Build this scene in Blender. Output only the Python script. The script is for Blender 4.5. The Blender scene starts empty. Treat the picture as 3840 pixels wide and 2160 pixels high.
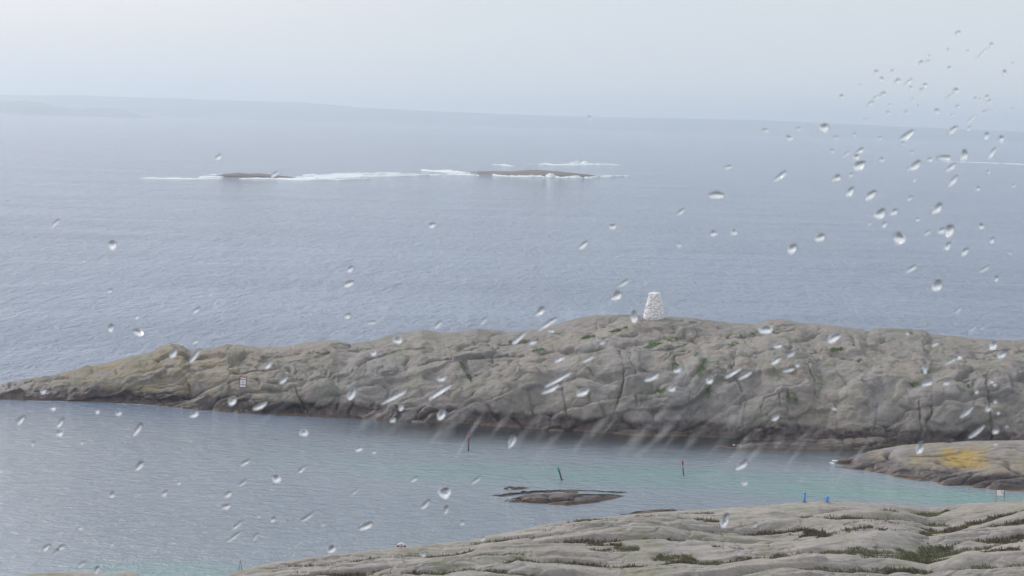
import bpy, bmesh, math, random
import numpy as np
from mathutils import Vector, Matrix

# ------------------------------------------------------------------ camera
SC = bpy.context.scene
COL = SC.collection
H = 42.0
FPX = 7000.0
HOR0, HSL = 390.0, 0.031
ROLL = math.atan(HSL)
PITCH = math.atan((1080 - (HOR0 + 1920*HSL))*math.cos(ROLL)/FPX)
_F = np.array([0, math.cos(PITCH), -math.sin(PITCH)])
_U0 = np.array([0, math.sin(PITCH), math.cos(PITCH)])
_R0 = np.array([1.0, 0, 0])
_R = math.cos(ROLL)*_R0 + math.sin(ROLL)*_U0
_U = -math.sin(ROLL)*_R0 + math.cos(ROLL)*_U0
CAMP = np.array([0, 0, H])
cd = bpy.data.cameras.new("camera")
cam = bpy.data.objects.new("camera", cd)
COL.objects.link(cam)
m = Matrix.Identity(4)
for i in range(3):
    m[i][0] = _R[i]; m[i][1] = _U[i]; m[i][2] = -_F[i]; m[i][3] = CAMP[i]
cam.matrix_world = m
cd.sensor_width = 36.0
cd.lens = 36.0*FPX/3840.0
cd.clip_start = 0.05
cd.clip_end = 90000
cd.dof.use_dof = True; cd.dof.focus_distance = 300.0; cd.dof.aperture_fstop = 65.0
SC.camera = cam

# ------------------------------------------------------------------ sky, sun, exposure
SUN_EL, SUN_AZ = math.radians(40), math.radians(-42)
w = bpy.data.worlds.new("World"); SC.world = w; w.use_nodes = True
nt = w.node_tree; nt.nodes.clear()
out = nt.nodes.new('ShaderNodeOutputWorld'); bg = nt.nodes.new('ShaderNodeBackground')
sky = nt.nodes.new('ShaderNodeTexSky'); sky.sky_type = 'NISHITA'; sky.sun_disc = False
sky.sun_elevation = SUN_EL; sky.sun_rotation = SUN_AZ
sky.air_density = 1.0; sky.dust_density = 4.0
tc = nt.nodes.new('ShaderNodeTexCoord')
nz = nt.nodes.new('ShaderNodeTexNoise'); nz.inputs['Scale'].default_value = 2.2; nz.inputs['Detail'].default_value = 3
nt.links.new(tc.outputs['Generated'], nz.inputs['Vector'])
cr = nt.nodes.new('ShaderNodeValToRGB')
cr.color_ramp.elements[0].position = 0.3; cr.color_ramp.elements[1].position = 0.7
cr.color_ramp.elements[0].color = (4.25, 4.72, 5.1, 1)
cr.color_ramp.elements[1].color = (4.75, 4.95, 5.2, 1)
nt.links.new(nz.outputs['Fac'], cr.inputs['Fac'])
sx = nt.nodes.new('ShaderNodeSeparateXYZ'); nt.links.new(tc.outputs['Generated'], sx.inputs[0])
hb = nt.nodes.new('ShaderNodeMapRange'); hb.inputs[1].default_value = 0.0; hb.inputs[2].default_value = 0.35
hb.inputs[3].default_value = 1.25; hb.inputs[4].default_value = 1.0
nt.links.new(sx.outputs[2], hb.inputs[0])
vs = nt.nodes.new('ShaderNodeVectorMath'); vs.operation = 'SCALE'
nt.links.new(cr.outputs[0], vs.inputs[0]); nt.links.new(hb.outputs[0], vs.inputs['Scale'])
wx = nt.nodes.new('ShaderNodeMapRange'); wx.interpolation_type = 'SMOOTHSTEP'
for i_, v_ in ((1, 0.02), (2, -0.30), (3, 0.0), (4, 1.0)): wx.inputs[i_].default_value = v_
nt.links.new(sx.outputs[0], wx.inputs[0])
wz = nt.nodes.new('ShaderNodeMapRange'); wz.interpolation_type = 'SMOOTHSTEP'
for i_, v_ in ((1, 0.0), (2, 0.09), (3, 0.0), (4, 1.0)): wz.inputs[i_].default_value = v_
nt.links.new(sx.outputs[2], wz.inputs[0])
wm = nt.nodes.new('ShaderNodeMath'); wm.operation = 'MULTIPLY'; nt.links.new(wx.outputs[0], wm.inputs[0]); nt.links.new(wz.outputs[0], wm.inputs[1])
pk = nt.nodes.new('ShaderNodeMix'); pk.data_type = 'RGBA'; nt.links.new(wm.outputs[0], pk.inputs[0])
nt.links.new(vs.outputs[0], pk.inputs[6]); pk.inputs[7].default_value = (7.1, 6.65, 6.9, 1)
mx = nt.nodes.new('ShaderNodeMix'); mx.data_type = 'RGBA'; mx.inputs[0].default_value = 0.9
nt.links.new(sky.outputs[0], mx.inputs[6]); nt.links.new(pk.outputs[2], mx.inputs[7])
nt.links.new(mx.outputs[2], bg.inputs[0]); bg.inputs[1].default_value = 0.105
nt.links.new(bg.outputs[0], out.inputs[0])
sd = bpy.data.lights.new("sun", 'SUN'); sd.energy = 1.45; sd.angle = math.radians(25); sd.color = (1, 0.97, 0.93)
sun = bpy.data.objects.new("sun", sd); COL.objects.link(sun)
sdir = Vector((math.sin(SUN_AZ)*math.cos(SUN_EL), math.cos(SUN_AZ)*math.cos(SUN_EL), math.sin(SUN_EL)))
sun.rotation_euler = sdir.to_track_quat('Z', 'Y').to_euler()
SC.view_settings.view_transform = 'Standard'
SC.view_settings.look = 'None'
SC.view_settings.exposure = 0.40
SC.view_settings.gamma = 1.0
SC.cycles.use_denoising = True
SC.cycles.max_bounces = 8
SC.cycles.transparent_max_bounces = 12
SC.cycles.transmission_bounces = 6
SC.cycles.volume_bounces = 3
SC.cycles.caustics_refractive = False
SC.cycles.caustics_reflective = False

# ------------------------------------------------------------------ helpers
K = 3840/2576.0     # pixel lists below were read off a 2576 px wide view
def ray(px, py):
    px = np.asarray(px, float); py = np.asarray(py, float)
    d = _F[None]*FPX + _R[None]*(px.ravel()-1920)[:, None] + _U[None]*(1080-py.ravel())[:, None]
    return d
def at_z(px, py, z=0.0):
    d = ray(px, py); t = (z-H)/d[:, 2]
    return CAMP[None] + d*t[:, None]
def at_y(px, py, y):
    d = ray(px, py); t = np.broadcast_to(np.asarray(y, float), d[:, 1].shape)/d[:, 1]
    return CAMP[None] + d*t[:, None]
def P1(px, py, z=0.0):
    return Vector(at_z([px], [py], z)[0])
def PY(px, py, y):
    return Vector(at_y([px], [py], y)[0])

def project(V):
    d = V.reshape(-1, 3)-CAMP; z = d@_F
    return 1920+FPX*(d@_R)/z, 1080-FPX*(d@_U)/z, z
def _h(ix, iy, iz, s):
    n = (ix.astype(np.int64)*374761393 + iy.astype(np.int64)*668265263 + iz.astype(np.int64)*2147483647 + s*1274126177) & 0xffffffff
    n = ((n ^ (n >> 13))*1274126177) & 0xffffffff
    n = ((n ^ (n >> 16))*2246822519) & 0xffffffff
    return ((n ^ (n >> 15)) & 0xffffff)/float(0xffffff)
def vnoise(p, s=0):
    i = np.floor(p); f = p - i; f = f*f*f*(f*(f*6-15)+10)
    i = i.astype(np.int64)
    r = 0
    for a in (0, 1):
        wa = f[:, 0] if a else 1-f[:, 0]
        for b in (0, 1):
            wb = f[:, 1] if b else 1-f[:, 1]
            for c in (0, 1):
                wc = f[:, 2] if c else 1-f[:, 2]
                r = r + _h(i[:, 0]+a, i[:, 1]+b, i[:, 2]+c, s)*wa*wb*wc
    return r*2-1
def fbm(p, o=4, s=0, g=0.5):
    r = 0; a = 1; t = 0
    for k in range(o):
        r = r + a*vnoise(p*(2.03**k)+k*17.3, s+k); t += a; a *= g
    return r/t
def worley(p, s=0):
    i = np.floor(p).astype(np.int64)
    f1 = np.full(len(p), 9.0); f2 = f1.copy(); idv = np.zeros(len(p))
    for a in (-1, 0, 1):
        for b in (-1, 0, 1):
            for c in (-1, 0, 1):
                x, y, z = i[:, 0]+a, i[:, 1]+b, i[:, 2]+c
                q = np.stack([x+_h(x, y, z, s), y+_h(x, y, z, s+7), z+_h(x, y, z, s+13)], 1)
                d = np.sqrt(((q-p)**2).sum(1))
                hid = _h(x, y, z, s+29)
                nw = d < f1
                f2 = np.where(nw, f1, np.minimum(f2, d))
                idv = np.where(nw, hid, idv)
                f1 = np.where(nw, d, f1)
    return f1, f2, idv

def sstep(x): x = np.clip(x, 0, 1); return x*x*(3-2*x)
def plateau(A, B, s, w=0.12):
    """blocks with flat tops and rounded joints: value per cell, distance to the joint along A and along B (in cells)"""
    ia = np.floor(A); fa = A-ia; ta = sstep((fa-0.5)/w+0.5)
    res = 0
    for a in (0, 1):
        st = 0.37*(ia+a); ib = np.floor(B+st); fb = B+st-ib; tb = sstep((fb-0.5)/w+0.5)
        for b in (0, 1):
            res = res + _h(ia.astype(np.int64)+a, ib.astype(np.int64)+b, ib.astype(np.int64)*0, s)*(ta if a else 1-ta)*(tb if b else 1-tb)
    near = np.where(fa > 0.5, ia+1, ia)
    fb = B+0.37*near; fb = fb-np.floor(fb)
    return res, np.abs(fa-0.5), np.abs(fb-0.5)

def link_mesh(name, verts, faces, mat=None, parent=None, smooth=True):
    me = bpy.data.meshes.new(name)
    if isinstance(verts, np.ndarray) and isinstance(faces, np.ndarray):
        me.vertices.add(len(verts)); me.vertices.foreach_set('co', verts.astype(np.float32).ravel())
        n, k = faces.shape
        me.loops.add(n*k); me.polygons.add(n)
        me.loops.foreach_set('vertex_index', faces.astype(np.int32).ravel())
        me.polygons.foreach_set('loop_start', np.arange(0, n*k, k, dtype=np.int32))
        me.update(calc_edges=True); me.validate()
    else:
        me.from_pydata([tuple(v) for v in verts], [], [tuple(f) for f in faces]); me.update()
    me.polygons.foreach_set('use_smooth', np.full(len(me.polygons), smooth))
    o = bpy.data.objects.new(name, me); COL.objects.link(o)
    if mat: me.materials.append(mat)
    if parent: o.parent = parent
    return o
def tag(o, label=None, cat=None, group=None, kind=None):
    if label: o['label'] = label
    if cat: o['category'] = cat
    if group: o['group'] = group
    if kind: o['kind'] = kind
    return o
def empty(name, loc, rz=0.0):
    o = bpy.data.objects.new(name, None); o.location = loc; o.rotation_euler = (0, 0, rz)
    COL.objects.link(o); return o
def grid_faces(nr, nc):
    a = (np.arange(nr-1)[:, None]*nc + np.arange(nc-1)[None]).ravel()
    return np.stack([a, a+1, a+nc+1, a+nc], 1)
def normals_of(P):      # P (nr,nc,3)
    du = np.gradient(P, axis=1); dv = np.gradient(P, axis=0)
    n = np.cross(du, dv); n /= np.linalg.norm(n, axis=2, keepdims=True)+1e-9
    return n

class NT:
    def __init__(s, name):
        s.m = bpy.data.materials.new(name); s.m.use_nodes = True
        s.t = s.m.node_tree; s.t.nodes.clear()
        s.out = s.n('ShaderNodeOutputMaterial')
    def n(s, k, **kw):
        x = s.t.nodes.new(k)
        for a, b in kw.items(): setattr(x, a, b)
        return x
    def L(s, a, b): s.t.links.new(a, b)
    def setv(s, sock, v):
        if hasattr(v, 'is_linked') or isinstance(v, bpy.types.NodeSocket): s.L(v, sock)
        else: sock.default_value = v
    def math(s, op, a, b=0.0, c=None):
        x = s.n('ShaderNodeMath', operation=op); s.setv(x.inputs[0], a); s.setv(x.inputs[1], b)
        if c is not None: s.setv(x.inputs[2], c)
        return x.outputs[0]
    def mix(s, f, a, b, mode='MIX'):
        x = s.n('ShaderNodeMix', data_type='RGBA', blend_type=mode)
        s.setv(x.inputs[0], f)
        s.setv(x.inputs[6], a if not isinstance(a, tuple) or len(a) == 4 else a+(1,))
        s.setv(x.inputs[7], b if not isinstance(b, tuple) or len(b) == 4 else b+(1,))
        return x.outputs[2]
    def noise(s, vec, scale, detail=4, rough=0.5, dist=0.0):
        x = s.n('ShaderNodeTexNoise'); s.L(vec, x.inputs['Vector'])
        x.inputs['Scale'].default_value = scale; x.inputs['Detail'].default_value = detail
        x.inputs['Roughness'].default_value = rough; x.inputs['Distortion'].default_value = dist
        return x.outputs['Fac']
    def ramp(s, f, lo, hi, a=0.0, b=1.0):
        x = s.n('ShaderNodeMapRange'); x.clamp = True; x.interpolation_type = 'SMOOTHSTEP'
        s.setv(x.inputs[0], f); s.setv(x.inputs[1], lo); s.setv(x.inputs[2], hi)
        x.inputs[3].default_value = a; x.inputs[4].default_value = b
        return x.outputs[0]
    def mapping(s, vec, scale=(1, 1, 1), rot=(0, 0, 0)):
        x = s.n('ShaderNodeMapping'); s.L(vec, x.inputs[0]); x.inputs['Scale'].default_value = scale
        x.inputs['Rotation'].default_value = rot
        return x.outputs[0]
    def bsdf(s, color, rough=0.8, normal=None, **kw):
        b = s.n('ShaderNodeBsdfPrincipled'); s.setv(b.inputs['Base Color'], color if not isinstance(color, tuple) or len(color) == 4 else color+(1,))
        s.setv(b.inputs['Roughness'], rough)
        if normal is not None: s.L(normal, b.inputs['Normal'])
        for k, v in kw.items(): s.setv(b.inputs[k.replace('_', ' ')], v)
        s.L(b.outputs[0], s.out.inputs[0]); return b
    def bump(s, h, dist=0.1, strength=1.0, normal=None):
        x = s.n('ShaderNodeBump'); s.L(h, x.inputs['Height']); x.inputs['Distance'].default_value = dist
        x.inputs['Strength'].default_value = strength
        if normal is not None: s.L(normal, x.inputs['Normal'])
        return x.outputs[0]
    def pos(s):
        g = s.n('ShaderNodeNewGeometry'); return g.outputs['Position']
    def xyz(s, v):
        x = s.n('ShaderNodeSeparateXYZ'); s.L(v, x.inputs[0]); return x.outputs

def plain(name, col, rough=0.6, var=0.15, scale=6.0):
    t = NT(name); p = t.n('ShaderNodeTexCoord').outputs['Object']
    f = t.noise(p, scale, 4)
    c = t.mix(t.ramp(f, 0.3, 0.7), tuple(min(1, x*(1-var)) for x in col), tuple(min(1, x*(1+var)) for x in col))
    t.bsdf(c, rough, t.bump(t.noise(p, scale*6, 2), 0.004))
    return t.m

# ------------------------------------------------------------------ materials
def rock_material(name, base, dark, warm, green, tide=(0.9, 1.9), lichen=0.0, greenness=0.4, blotch=1.0, warmside=None, foliation=False):
    t = NT(name); p = t.pos(); X = t.xyz(p)
    big = t.noise(p, 0.09, 4, 0.55)
    med = t.noise(p, 0.55, 5, 0.6, 0.6)
    fine = t.noise(p, 4.5, 5, 0.65)
    c = t.mix(t.ramp(med, 0.32, 0.68), base, tuple(x*0.80 for x in base))
    c = t.mix(t.math('MULTIPLY', t.ramp(big, 0.40, 0.66), 0.75), c, warm)
    gm = t.ramp(t.noise(p, 0.23, 5, 0.62), 0.46, 0.66)
    if warmside is not None:    # x below which the stone turns ochre with lichen
        ws = t.ramp(t.math('ADD', X[0], t.math('MULTIPLY', t.noise(p, 0.12, 3), 24.0)), warmside+24, warmside, 0.0, 1.0)
        ws = t.math('MULTIPLY', ws, t.ramp(t.noise(p, 0.35, 4), 0.35, 0.62))
        c = t.mix(t.math('MULTIPLY', ws, 0.85), c, (0.275, 0.225, 0.125))
    nrm = t.n('ShaderNodeNewGeometry').outputs['Normal']; up = t.xyz(nrm)[2]
    gm = t.math('MULTIPLY', gm, t.ramp(up, 0.3, 0.85, 0.25, 1.0))
    c = t.mix(t.math('MULTIPLY', gm, greenness), c, green)
    # dark streaks running down the steep faces
    st = t.noise(t.mapping(p, (1.3, 1.3, 0.16)), 1.0, 5, 0.65, 0.4)
    c = t.mix(t.math('MULTIPLY', t.ramp(st, 0.50, 0.72), 0.38*blotch), c, dark)
    sp = t.noise(p, 1.9, 6, 0.7)
    c = t.mix(t.math('MULTIPLY', t.ramp(sp, 0.54, 0.66), 0.30*blotch), c, tuple(x*0.5 for x in base))
    sp2 = t.noise(t.mapping(p, (1, 1, 1), (0.5, 0.2, 0.8)), 2.7, 6, 0.7)
    c = t.mix(t.math('MULTIPLY', t.ramp(sp2, 0.60, 0.70), 0.5), c, tuple(min(1, x*1.45) for x in base))
    if lichen > 0:
        ln = t.noise(p, 0.24, 6, 0.62, 0.5)
        lm = t.ramp(ln, 0.62-0.10*lichen, 0.70-0.10*lichen)
        q0 = P1(2425*K, 1163*K, 1.6)
        dv = t.n('ShaderNodeVectorMath', operation='SUBTRACT'); t.L(p, dv.inputs[0]); dv.inputs[1].default_value = q0
        dl = t.n('ShaderNodeVectorMath', operation='LENGTH'); t.L(t.mapping(dv.outputs[0], (0.30, 0.24, 0.5)), dl.inputs[0])
        spot = t.ramp(t.math('ADD', dl.outputs['Value'], t.math('MULTIPLY', t.math('SUBTRACT', t.noise(p, 0.6, 5, .65), 0.5), 2.4)), 1.15, 0.7, 0.0, 1.0)
        lm = t.math('MAXIMUM', t.math('MULTIPLY', lm, 0.35), spot)
        c = t.mix(t.math('MULTIPLY', lm, 0.8), c, (0.40, 0.27, 0.05))
    c = t.mix(t.math('MULTIPLY', t.ramp(fine, 0.35, 0.75), 0.25), c, tuple(x*0.62 for x in base))
    fol = None
    if foliation:
        fol = t.noise(t.mapping(p, (0.12, 1.6, 1.6), (0, 0, math.radians(-20))), 2.6, 5, 0.7, 0.3)
        c = t.mix(t.math('MULTIPLY', t.ramp(fol, 0.56, 0.66), 0.42), c, dark)
        c = t.mix(t.math('MULTIPLY', t.ramp(fol, 0.42, 0.34), 0.35), c, tuple(min(1, x*1.3) for x in base))
        # heath turf takes over towards the tower
        hm = t.ramp(t.math('ADD', X[1], t.math('MULTIPLY', t.noise(p, 0.1, 3), 20)), 152, 138, 0.0, 1.0)
        c = t.mix(hm, c, t.mix(t.ramp(t.noise(p, 0.5, 4), 0.4, 0.6), (0.030, 0.022, 0.016), (0.055, 0.045, 0.024)))
    # tide line: black algae and wet rock by height
    zz = t.math('ADD', X[2], t.math('MULTIPLY', t.math('SUBTRACT', t.noise(p, 0.35, 4, 0.6), 0.5), 1.3))
    wet = t.ramp(zz, tide[0], tide[1], 1.0, 0.0)
    c = t.mix(wet, c, t.mix(t.ramp(t.noise(p, 1.4, 4, .6), .4, .65), (0.042, 0.034, 0.038), (0.095, 0.070, 0.066)))
    zr = t.ramp(t.math('ADD', X[2], t.math('MULTIPLY', fine, 0.25)), 0.28, 0.50, 1.0, 0.0)
    c = t.mix(t.math('MULTIPLY', zr, 0.55), c, (0.13, 0.085, 0.04))
    rough = t.math('SUBTRACT', 0.82, t.math('MULTIPLY', wet, 0.35))
    b = t.bump(t.noise(p, 1.6, 7, 0.68), 0.22, 0.8)
    b = t.bump(t.noise(p, 9.0, 5, 0.65), 0.03, 0.8, b)
    if fol is not None: b = t.bump(fol, 0.18, 0.9, b)
    t.bsdf(c, rough, b)
    return t.m

M_island = rock_material('granite_island', (0.262, 0.250, 0.240), (0.125, 0.118, 0.118), (0.305, 0.268, 0.235), (0.200, 0.208, 0.150), (1.5, 2.3), 0.0, 0.75, 1.35, warmside=-38.0)
M_fore = rock_material('granite_shore', (0.41, 0.388, 0.362), (0.17, 0.162, 0.155), (0.40, 0.36, 0.325), (0.27, 0.275, 0.185), (-0.3, 0.35), 0.0, 0.75, 1.25, foliation=True)
M_yellow = rock_material('granite_lichen', (0.29, 0.275, 0.26), (0.11, 0.105, 0.10), (0.33, 0.285, 0.20), (0.25, 0.24, 0.13), (0.9, 1.7), 1.0, 0.3)
M_skerry = rock_material('granite_wave_washed', (0.17, 0.155, 0.15), (0.08, 0.075, 0.072), (0.19, 0.16, 0.13), (0.13, 0.13, 0.09), (0.35, 0.9), 0.0, 0.2)
M_farrock = rock_material('granite_far', (0.19, 0.165, 0.145), (0.11, 0.10, 0.09), (0.20, 0.17, 0.145), (0.14, 0.14, 0.11), (0.4, 1.6), 0.0, 0.2)

def water_material():
    t = NT('sea_water'); p = t.pos(); X = t.xyz(p)
    # shallow sandy patches shine through turquoise
    tot = None
    for (px, py, rx, ry, amp) in SHALLOWS:
        c = P1(px*K, py*K)
        dx = t.math('DIVIDE', t.math('SUBTRACT', X[0], c.x), rx); dy = t.math('DIVIDE', t.math('SUBTRACT', X[1], c.y), ry)
        d = t.math('SQRT', t.math('ADD', t.math('MULTIPLY', dx, dx), t.math('MULTIPLY', dy, dy)))
        d = t.math('ADD', d, t.math('MULTIPLY', t.math('SUBTRACT', t.noise(p, 0.09, 4), 0.5), 0.9))
        v = t.math('MULTIPLY', t.ramp(d, 0.35, 1.15, 1.0, 0.0), amp)
        tot = v if tot is None else t.math('MAXIMUM', tot, v)
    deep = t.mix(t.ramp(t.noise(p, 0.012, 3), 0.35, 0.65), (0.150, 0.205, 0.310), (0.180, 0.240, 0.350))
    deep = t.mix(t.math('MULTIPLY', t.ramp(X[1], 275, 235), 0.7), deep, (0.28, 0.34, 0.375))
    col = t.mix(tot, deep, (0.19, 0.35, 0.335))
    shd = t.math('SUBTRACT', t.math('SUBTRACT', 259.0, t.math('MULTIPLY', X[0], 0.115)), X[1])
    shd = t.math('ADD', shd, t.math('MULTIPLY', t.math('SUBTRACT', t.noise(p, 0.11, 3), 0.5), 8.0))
    lee_reflection = t.math('MULTIPLY', t.math('MULTIPLY', t.ramp(shd, 27.0, 9.0), t.ramp(shd, -12.0, -4.0)), t.ramp(X[0], -34.0, -8.0))
    col = t.mix(t.math('MULTIPLY', lee_reflection, 0.95), col, (0.018, 0.022, 0.026))  # kelp bottom and the cliff's dark reflection, both painted into the water colour
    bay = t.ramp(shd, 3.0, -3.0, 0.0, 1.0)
    # wind chop: three octaves, stretched across the wind
    m1 = t.mapping(p, (0.75, 1.0, 1.0), (0, 0, math.radians(12)))
    m2 = t.mapping(p, (0.6, 1.0, 1.0), (0, 0, math.radians(-9)))
    n1 = t.math('ADD', t.math('MULTIPLY', t.noise(t.mapping(p, (1.0, 0.38, 1.0), (0, 0, math.radians(10))), 0.36, 3, 0.6, 0.6), 1.5),
                t.math('MULTIPLY', t.noise(t.mapping(p, (1.0, 0.30, 1.0), (0, 0, math.radians(-6))), 0.11, 3, 0.6, 0.5), 1.9)); n2 = t.noise(m2, 0.75, 4, 0.65, 0.6); n3 = t.noise(m1, 2.6, 3, 0.65)
    gust = t.ramp(t.noise(t.mapping(p, (0.4, 1, 1)), 0.02, 3), 0.3, 0.7, 0.65, 1.15)
    h = t.math('ADD', t.math('MULTIPLY', n1, t.math('ADD', 0.12, t.math('MULTIPLY', bay, 1.25))), t.math('MULTIPLY', n2, t.math('ADD', 0.30, t.math('MULTIPLY', bay, 1.1))))
    h = t.math('ADD', h, t.math('MULTIPLY', n3, t.math('ADD', 0.12, t.math('MULTIPLY', bay, 0.14))))
    h = t.math('MULTIPLY', t.math('MULTIPLY', h, gust), t.math('SUBTRACT', 1.0, t.math('MULTIPLY', lee_reflection, 0.70)))
    b = t.bump(h, 1.0, 1.0)
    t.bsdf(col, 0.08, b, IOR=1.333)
    return t.m
SHALLOWS = [(1400, 1192, 34, 8, .42), (1750, 1205, 34, 9, .55), (2150, 1238, 22, 6, .8), (2380, 1250, 14, 4.5, .9),
            (470, 1440, 13, 5, .55), (820, 1160, 24, 8, .10)]
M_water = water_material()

t = NT('hill_forest'); p = t.pos()
c = t.mix(t.ramp(t.noise(p, 0.004, 5), 0.35, 0.65), (0.11, 0.16, 0.17), (0.19, 0.23, 0.24)); t.bsdf(c, 0.95); M_hill = t.m
t = NT('sea_foam'); p = t.pos()
c = t.mix(t.ramp(t.noise(p, 1.2, 5, 0.7), 0.40, 0.62), (0.62, 0.72, 0.76), (0.92, 0.94, 0.95)); t.bsdf(c, 0.9, t.bump(t.noise(p, 2.0, 5), 0.3)); M_foam = t.m
t = NT('drop_water'); g = t.n('ShaderNodeBsdfRefraction' if False else 'ShaderNodeBsdfGlass')
g.inputs['IOR'].default_value = 1.333; g.inputs['Roughness'].default_value = 0.10
t.L(g.outputs[0], t.out.inputs[0]); M_drop = t.m
def solid(name, col, rough=0.5, var=0.12, scale=5.0): return plain(name, col, rough, var, scale)

# ------------------------------------------------------------------ sea
def make_sea():
    xs = np.concatenate([-np.geomspace(30000, 200, 30), np.linspace(-180, 180, 40), np.geomspace(200, 30000, 30)])
    ys = np.concatenate([np.linspace(-400, 100, 10), np.linspace(110, 500, 60), np.geomspace(520, 42000, 60)])
    X, Y = np.meshgrid(xs, ys)
    V = np.stack([X.ravel(), Y.ravel(), np.zeros(X.size)], 1)
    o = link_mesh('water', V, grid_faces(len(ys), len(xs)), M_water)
    tag(o, 'grey blue choppy sea with turquoise shallows in the bay', 'sea', kind='structure')
make_sea()

# ------------------------------------------------------------------ rock ridges (shore line, crest line -> solid)
def interp(xs, pts, j=0):
    a = np.array(pts, float); return np.interp(xs, a[:, 0], a[:, 1])
def ridge(name, mat, cols, shore, crest, depth, back, prof, amp=1.0, seed=1, n_front=200, n_back=40, crest_amp=0.25, block=5.0, crack=0.5,
          fold=1.0, label=None, stretch=(1, 1, 1), extra=None, offset=0.0):
    cols = np.asarray(cols, float)            # in 2576-space px
    ps = at_z(cols*K, interp(cols, shore)*K, 0.0)
    dep = interp(cols, depth); cy = ps[:, 1] + dep
    pc = at_y(cols*K, interp(cols, crest)*K, cy)
    rad = ps[:, :2]/np.linalg.norm(ps[:, :2], axis=1)[:, None]
    bk = interp(cols, back)
    s = np.linspace(0, 1, n_front)
    pr = np.array(prof)
    # sample profile evenly by arc length
    fine = np.linspace(0, 1, 400); gh = np.interp(fine, pr[:, 0], pr[:, 1])
    D0 = dep.mean(); Z0 = max(pc[:, 2].mean(), 0.1)
    arc = np.concatenate([[0], np.cumsum(np.hypot(np.diff(fine)*D0, np.diff(gh)*Z0))]); arc /= arc[-1]
    sh = np.interp(s, arc, fine)
    rows = []
    # skirt under water in front
    for q in (-3.0, -1.0, -0.3):
        rows.append(np.concatenate([ps[:, :2] + rad*q*0.8, np.full((len(cols), 1), q)], 1))
    wob = fbm(np.stack([cols*0.012, cols*0+seed*3.3, cols*0], 1), 3, seed)
    for a in sh:
        e = a**(1+0.35*wob*math.sin(math.pi*min(1, a)))
        gz = np.interp(e, pr[:, 0], pr[:, 1])
        xy = ps[:, :2]*(1-a) + pc[:, :2]*a
        rows.append(np.stack([xy[:, 0], xy[:, 1], pc[:, 2]*gz], 1))
    for b in np.linspace(0, 1, n_back+1)[1:]:
        z = pc[:, 2]*(1-b**1.5) - 2.5*b
        rows.append(np.stack([pc[:, 0]+rad[:, 0]*bk*b, pc[:, 1]+rad[:, 1]*bk*b, z], 1))
    P = np.stack(rows)                       # (nr,nc,3)
    nr, nc = P.shape[:2]
    N = normals_of(P); N[N[..., 2] < 0] *= -1
    N[..., 2] = np.maximum(N[..., 2], 0.15); N /= np.linalg.norm(N, axis=2, keepdims=True)
    f = P.reshape(-1, 3)/np.array(stretch)
    # how far from crest / shore (keeps outlines)
    tt = np.concatenate([[0, 0, 0], sh, np.full(n_back, 1.0)])
    cw = np.where(tt < 1, np.clip((1-tt)*4, 0, 1), 0)*(1-crest_amp)+crest_amp
    cw = np.repeat(cw[:, None], nc, 1).ravel()
    la, lb = block*0.62, block*1.25
    nA = np.array([-0.30, 0.12, 1.0]); nA /= np.linalg.norm(nA)
    nB = np.array([1.0, 0.35, 0.22]); nB /= np.linalg.norm(nB)
    A = f@nA/la + 0.75*fbm(f/(block*1.5), 3, seed+1); B = f@nB/lb + 0.9*fbm(f/(block*1.7), 3, seed+2)
    v0, ea, eb = plateau(A, B, seed+5)
    ga = np.clip(fbm(f/9.0, 2, seed+31)*2.4+0.45, 0, 1); gb = np.clip(fbm(f/7.0, 2, seed+32)*2.4+0.40, 0, 1)
    cr = np.exp(-(ea*la/0.20)**1.2)*ga + np.exp(-(eb*lb/0.20)**1.2)*gb
    soft = np.exp(-(ea*la/0.8)**1.5)*ga + np.exp(-(eb*lb/0.8)**1.5)*gb
    A2 = A*2.7+0.5*fbm(f/2.5, 2, seed+11); B2 = B*2.3+0.5*fbm(f/2.5, 2, seed+12)
    v1, fa2, fb2 = plateau(A2, B2, seed+6, 0.2)
    gate = np.clip(fbm(f/6.0, 2, seed+41)*2.6-0.05, 0, 1)
    cr2 = (np.exp(-(fa2*la/2.7/0.13)**1.2) + np.exp(-(fb2*lb/2.3/0.13)**1.2))*gate
    v3, _, _ = plateau(A*5.1+0.6*fbm(f/1.2, 2, seed+13), B*5.3+0.6*fbm(f/1.2, 2, seed+14), seed+8, 0.25)
    bulge = fbm(f/(block*1.3), 3, seed+21)
    hum = np.abs(fbm(f/(block*0.9), 3, seed+22))
    v = amp*(0.95*(v0-0.5) + 0.5*(v1-0.5)*gate - 0.15*soft) - crack*(cr+0.5*cr2) + fold*(1.45*bulge + 0.8*hum - 0.3) + 0.20*fbm(f/0.9, 4, seed+25) + amp*0.13*(v3-0.5)
    V = P.reshape(-1, 3) + N.reshape(-1, 3)*(v*cw)[:, None]
    if extra is not None: V = extra(V, P)
    o = link_mesh(name, V, grid_faces(nr, nc), mat)
    return o, V.reshape(nr, nc, 3)

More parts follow.
